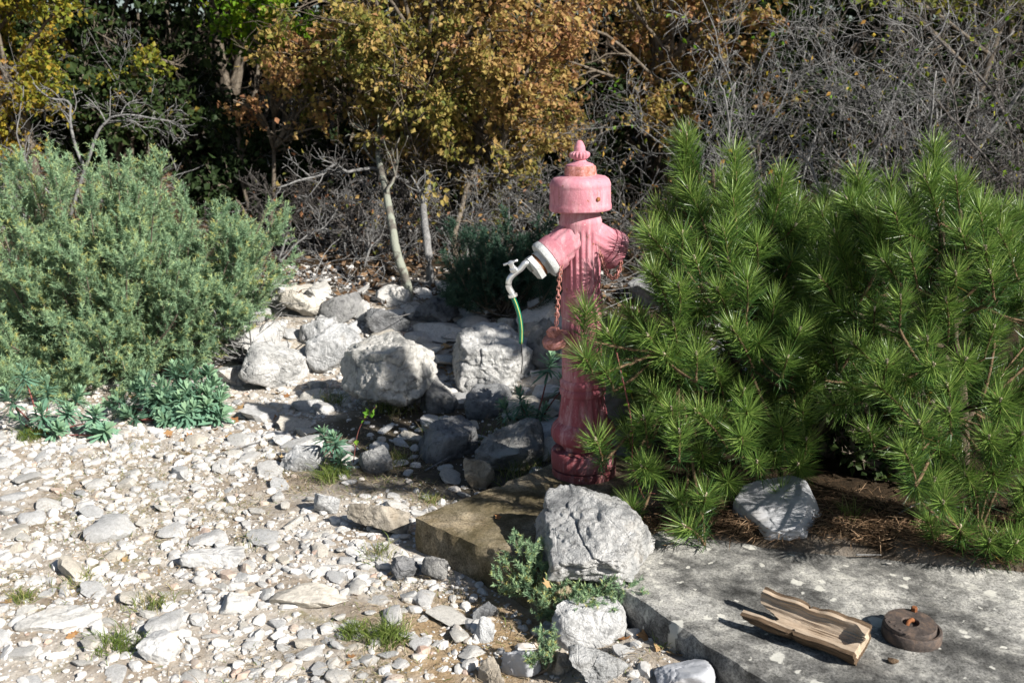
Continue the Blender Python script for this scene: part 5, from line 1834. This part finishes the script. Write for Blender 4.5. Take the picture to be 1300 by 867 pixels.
def litter():
    n = 5200
    u, v_ = rng.uniform(-.1, 1.25, n), rng.normal(0, 1, n)
    a, b = np.array((.50, 2.88)), np.array((1.62, 2.60))
    p2 = a + (b - a) * u[:, None] + np.array((.2336, .9724)) * (.10 + .16 * np.abs(v_) - .06)[:, None]
    z = np.maximum(hgt(p2[:, 0], p2[:, 1]), [SLABZ if in_slab(x, y) else -1 for x, y in p2]) + .006 + rng.uniform(0, .012, n)
    p = np.concatenate([p2, z[:, None]], 1)
    d = nrm(rng.normal(0, 1, (n, 3)) * (1, 1, .12))
    v, f = needles(p, d, rng.uniform(.03, .08, n), .0022, .15)
    o = obj('needle_litter', Acc().add(v, f, np.repeat(rng.uniform(0, 1, n), 5)).mesh('needle_litter', M['litter']), kind='stuff')
    tag(o, 'brown fallen pine needles along the back of the grey slab', 'litter')


litter()


def leaf_carpet():
    n = 9000
    x, y = rng.uniform(-4.2, 3.6, n), rng.uniform(5.5, 8.4, n)
    p = np.stack([x, y, hgt(x, y) + .012], 1)
    d = nrm(rng.normal(size=p.shape) * (1, 1, .25))
    v, f = leaves(p, d, .045, .7, .25)
    v[:, 2] += np.abs(rng.normal(0, .008, len(v)))
    n2 = 2600
    x, y = rng.uniform(-3.6, 3.2, n2), rng.uniform(5.4, 7.4, n2)
    q = np.stack([x, y, hgt(x, y) + .01], 1)
    P = path_from(q, rng.normal(size=q.shape) * (1, 1, .25) + (0, 0, .12), rng.uniform(.1, .45, n2), 5, .15, 0)
    A = Acc().add(v, f, np.repeat(rng.uniform(0, 1, n) ** 1.5, 4))
    v, f = tubes(P, rng.uniform(.001, .004, (n2, 1)) * np.linspace(1, .5, 5)[None], 4)
    A.add(v, f, .3, 1)
    o = obj('leaf_litter', A.mesh('leaf_litter', M['litter'], M['bark_grey']), kind='stuff')
    tag(o, 'brown leaf litter and broken twigs under the scrub', 'litter')


leaf_carpet()
for k, (px, py, s_) in enumerate([(1140, 678, .022), (1110, 700, .014), (1238, 713, .026), (1160, 706, .02), (1095, 690, .012), (1128, 716, .012)]):
    p = at(px, py, z=SLABZ)
    if not in_slab(p[0], p[1]):
        p = ground_at(px, py)
    o = obj('stone', STONE_ME[k], None, (p[0], p[1], max(p[2], SLABZ if in_slab(p[0], p[1]) else -1) + s_ * .15), (0, 0, k * 1.1), (s_ * 1.4,) * 3)
    tag(o, 'small pale pebble at the shaded back edge of the grey slab', 'stone', 'pebbles at the back of the grey slab')

# fallen leaves
def leaf_mesh(seed):
    r = np.random.default_rng(seed)
    n = 20
    a = np.linspace(0, 2 * math.pi, n, endpoint=False)
    lob = 1 + .24 * np.cos(5 * a) + .10 * np.cos(10 * a + 1) + r.normal(0, .05, n)
    lob *= np.where(np.abs(a - math.pi) < .5, .6, 1)
    x, y = lob * np.cos(a) * .5, lob * np.sin(a) * .5
    z = .22 * (x * x) * r.uniform(-.6, 2.0) + .35 * y * y * r.uniform(0, 2) + r.normal(0, .015, n)
    v = np.vstack([[[0, 0, 0]], np.stack([x, y, z], 1)])
    f = np.array([(0, 1 + k, 1 + (k + 1) % n) for k in range(n)])
    return make_mesh('fallen_leaf', v, [f], [M['dead_leaf']], attr=np.full(n + 1, r.uniform()))


LEAF = [leaf_mesh(k) for k in range(9)]


def drop_leaf(px, py, s_, label, group=None, z=None):
    p = at(px, py, z=z) if z is not None else ground_at(px, py)
    o = obj('fallen_leaf', LEAF[rng.integers(9)], None, (p[0], p[1], p[2] + s_ * .12), (rng.normal(0, .35), rng.normal(0, .35), rng.uniform(0, 6.28)), (s_,) * 3)
    return tag(o, label, 'leaf', group)


for k in range(34):
    drop_leaf(rng.normal(300, 60), rng.uniform(500, 590), rng.uniform(.03, .05), 'orange fallen leaf on the ground before the white rocks', 'fallen leaves before the white rocks')
for k in range(42):
    px, py = rng.uniform(0, 520), rng.uniform(560, 860)
    drop_leaf(px, py, rng.uniform(.016, .032), 'small orange fallen leaf among the stones of the path', 'fallen leaves on the path')
for k in range(30):
    px = rng.uniform(790, 930)
    drop_leaf(px, rng.uniform(790, 840) + (px - 860) * .35, rng.uniform(.028, .05), 'crumpled fallen leaf in the grass before the grey slab', 'fallen leaves before the grey slab')
for k in range(26):
    drop_leaf(rng.uniform(560, 640), rng.uniform(425, 500), rng.uniform(.03, .05), 'brown fallen leaf in the gap between the two big boulders', 'fallen leaves between the big boulders')
drop_leaf(822, 810, .05, 'pale curled leaf standing on the earth before the slab corner')
drop_leaf(632, 657, .022, 'single small orange leaf on the mossy slab', None, SLABZ + .004)
drop_leaf(848, 693, .03, 'reddish dry leaf behind the craggy boulder on the slab', None, SLABZ + .004)
drop_leaf(694, 742, .03, 'orange leaf caught on the low juniper sprig', None, .14)
# dry twigs on the ground
for k, (a, b, r_) in enumerate([((246, 590), (345, 560), .004), ((540, 600), (600, 570), .004), ((1140, 656), (1175, 640), .003), ((1085, 723), (1118, 712), .003), ((540, 505), (555, 470), .006)]):
    p, q_ = ground_at(*a), ground_at(*b)
    P = curve_pts([p + (0, 0, .01), (p + q_) / 2 + (0, 0, .015), q_ + (0, 0, .012)], 12)
    if in_slab(p[0], p[1]):
        P[:, 2] = np.maximum(P[:, 2], SLABZ + .012)
    v, f = tubes((P - P[0])[None], np.linspace(r_, r_ * .5, 12)[None], 7)
    o = obj('twig', Acc().add(v, f).mesh('twig', M['bark_grey'], smooth=True), None, tuple(P[0]))
    tag(o, ['long dry twig lying on the path near the spurge', 'dry twig across the shaded stones behind the slab', 'pale twig under the pine behind the white rock', 'short twig on fallen needles at the slab', 'stout dry stick between the two big boulders'][k], 'twig')
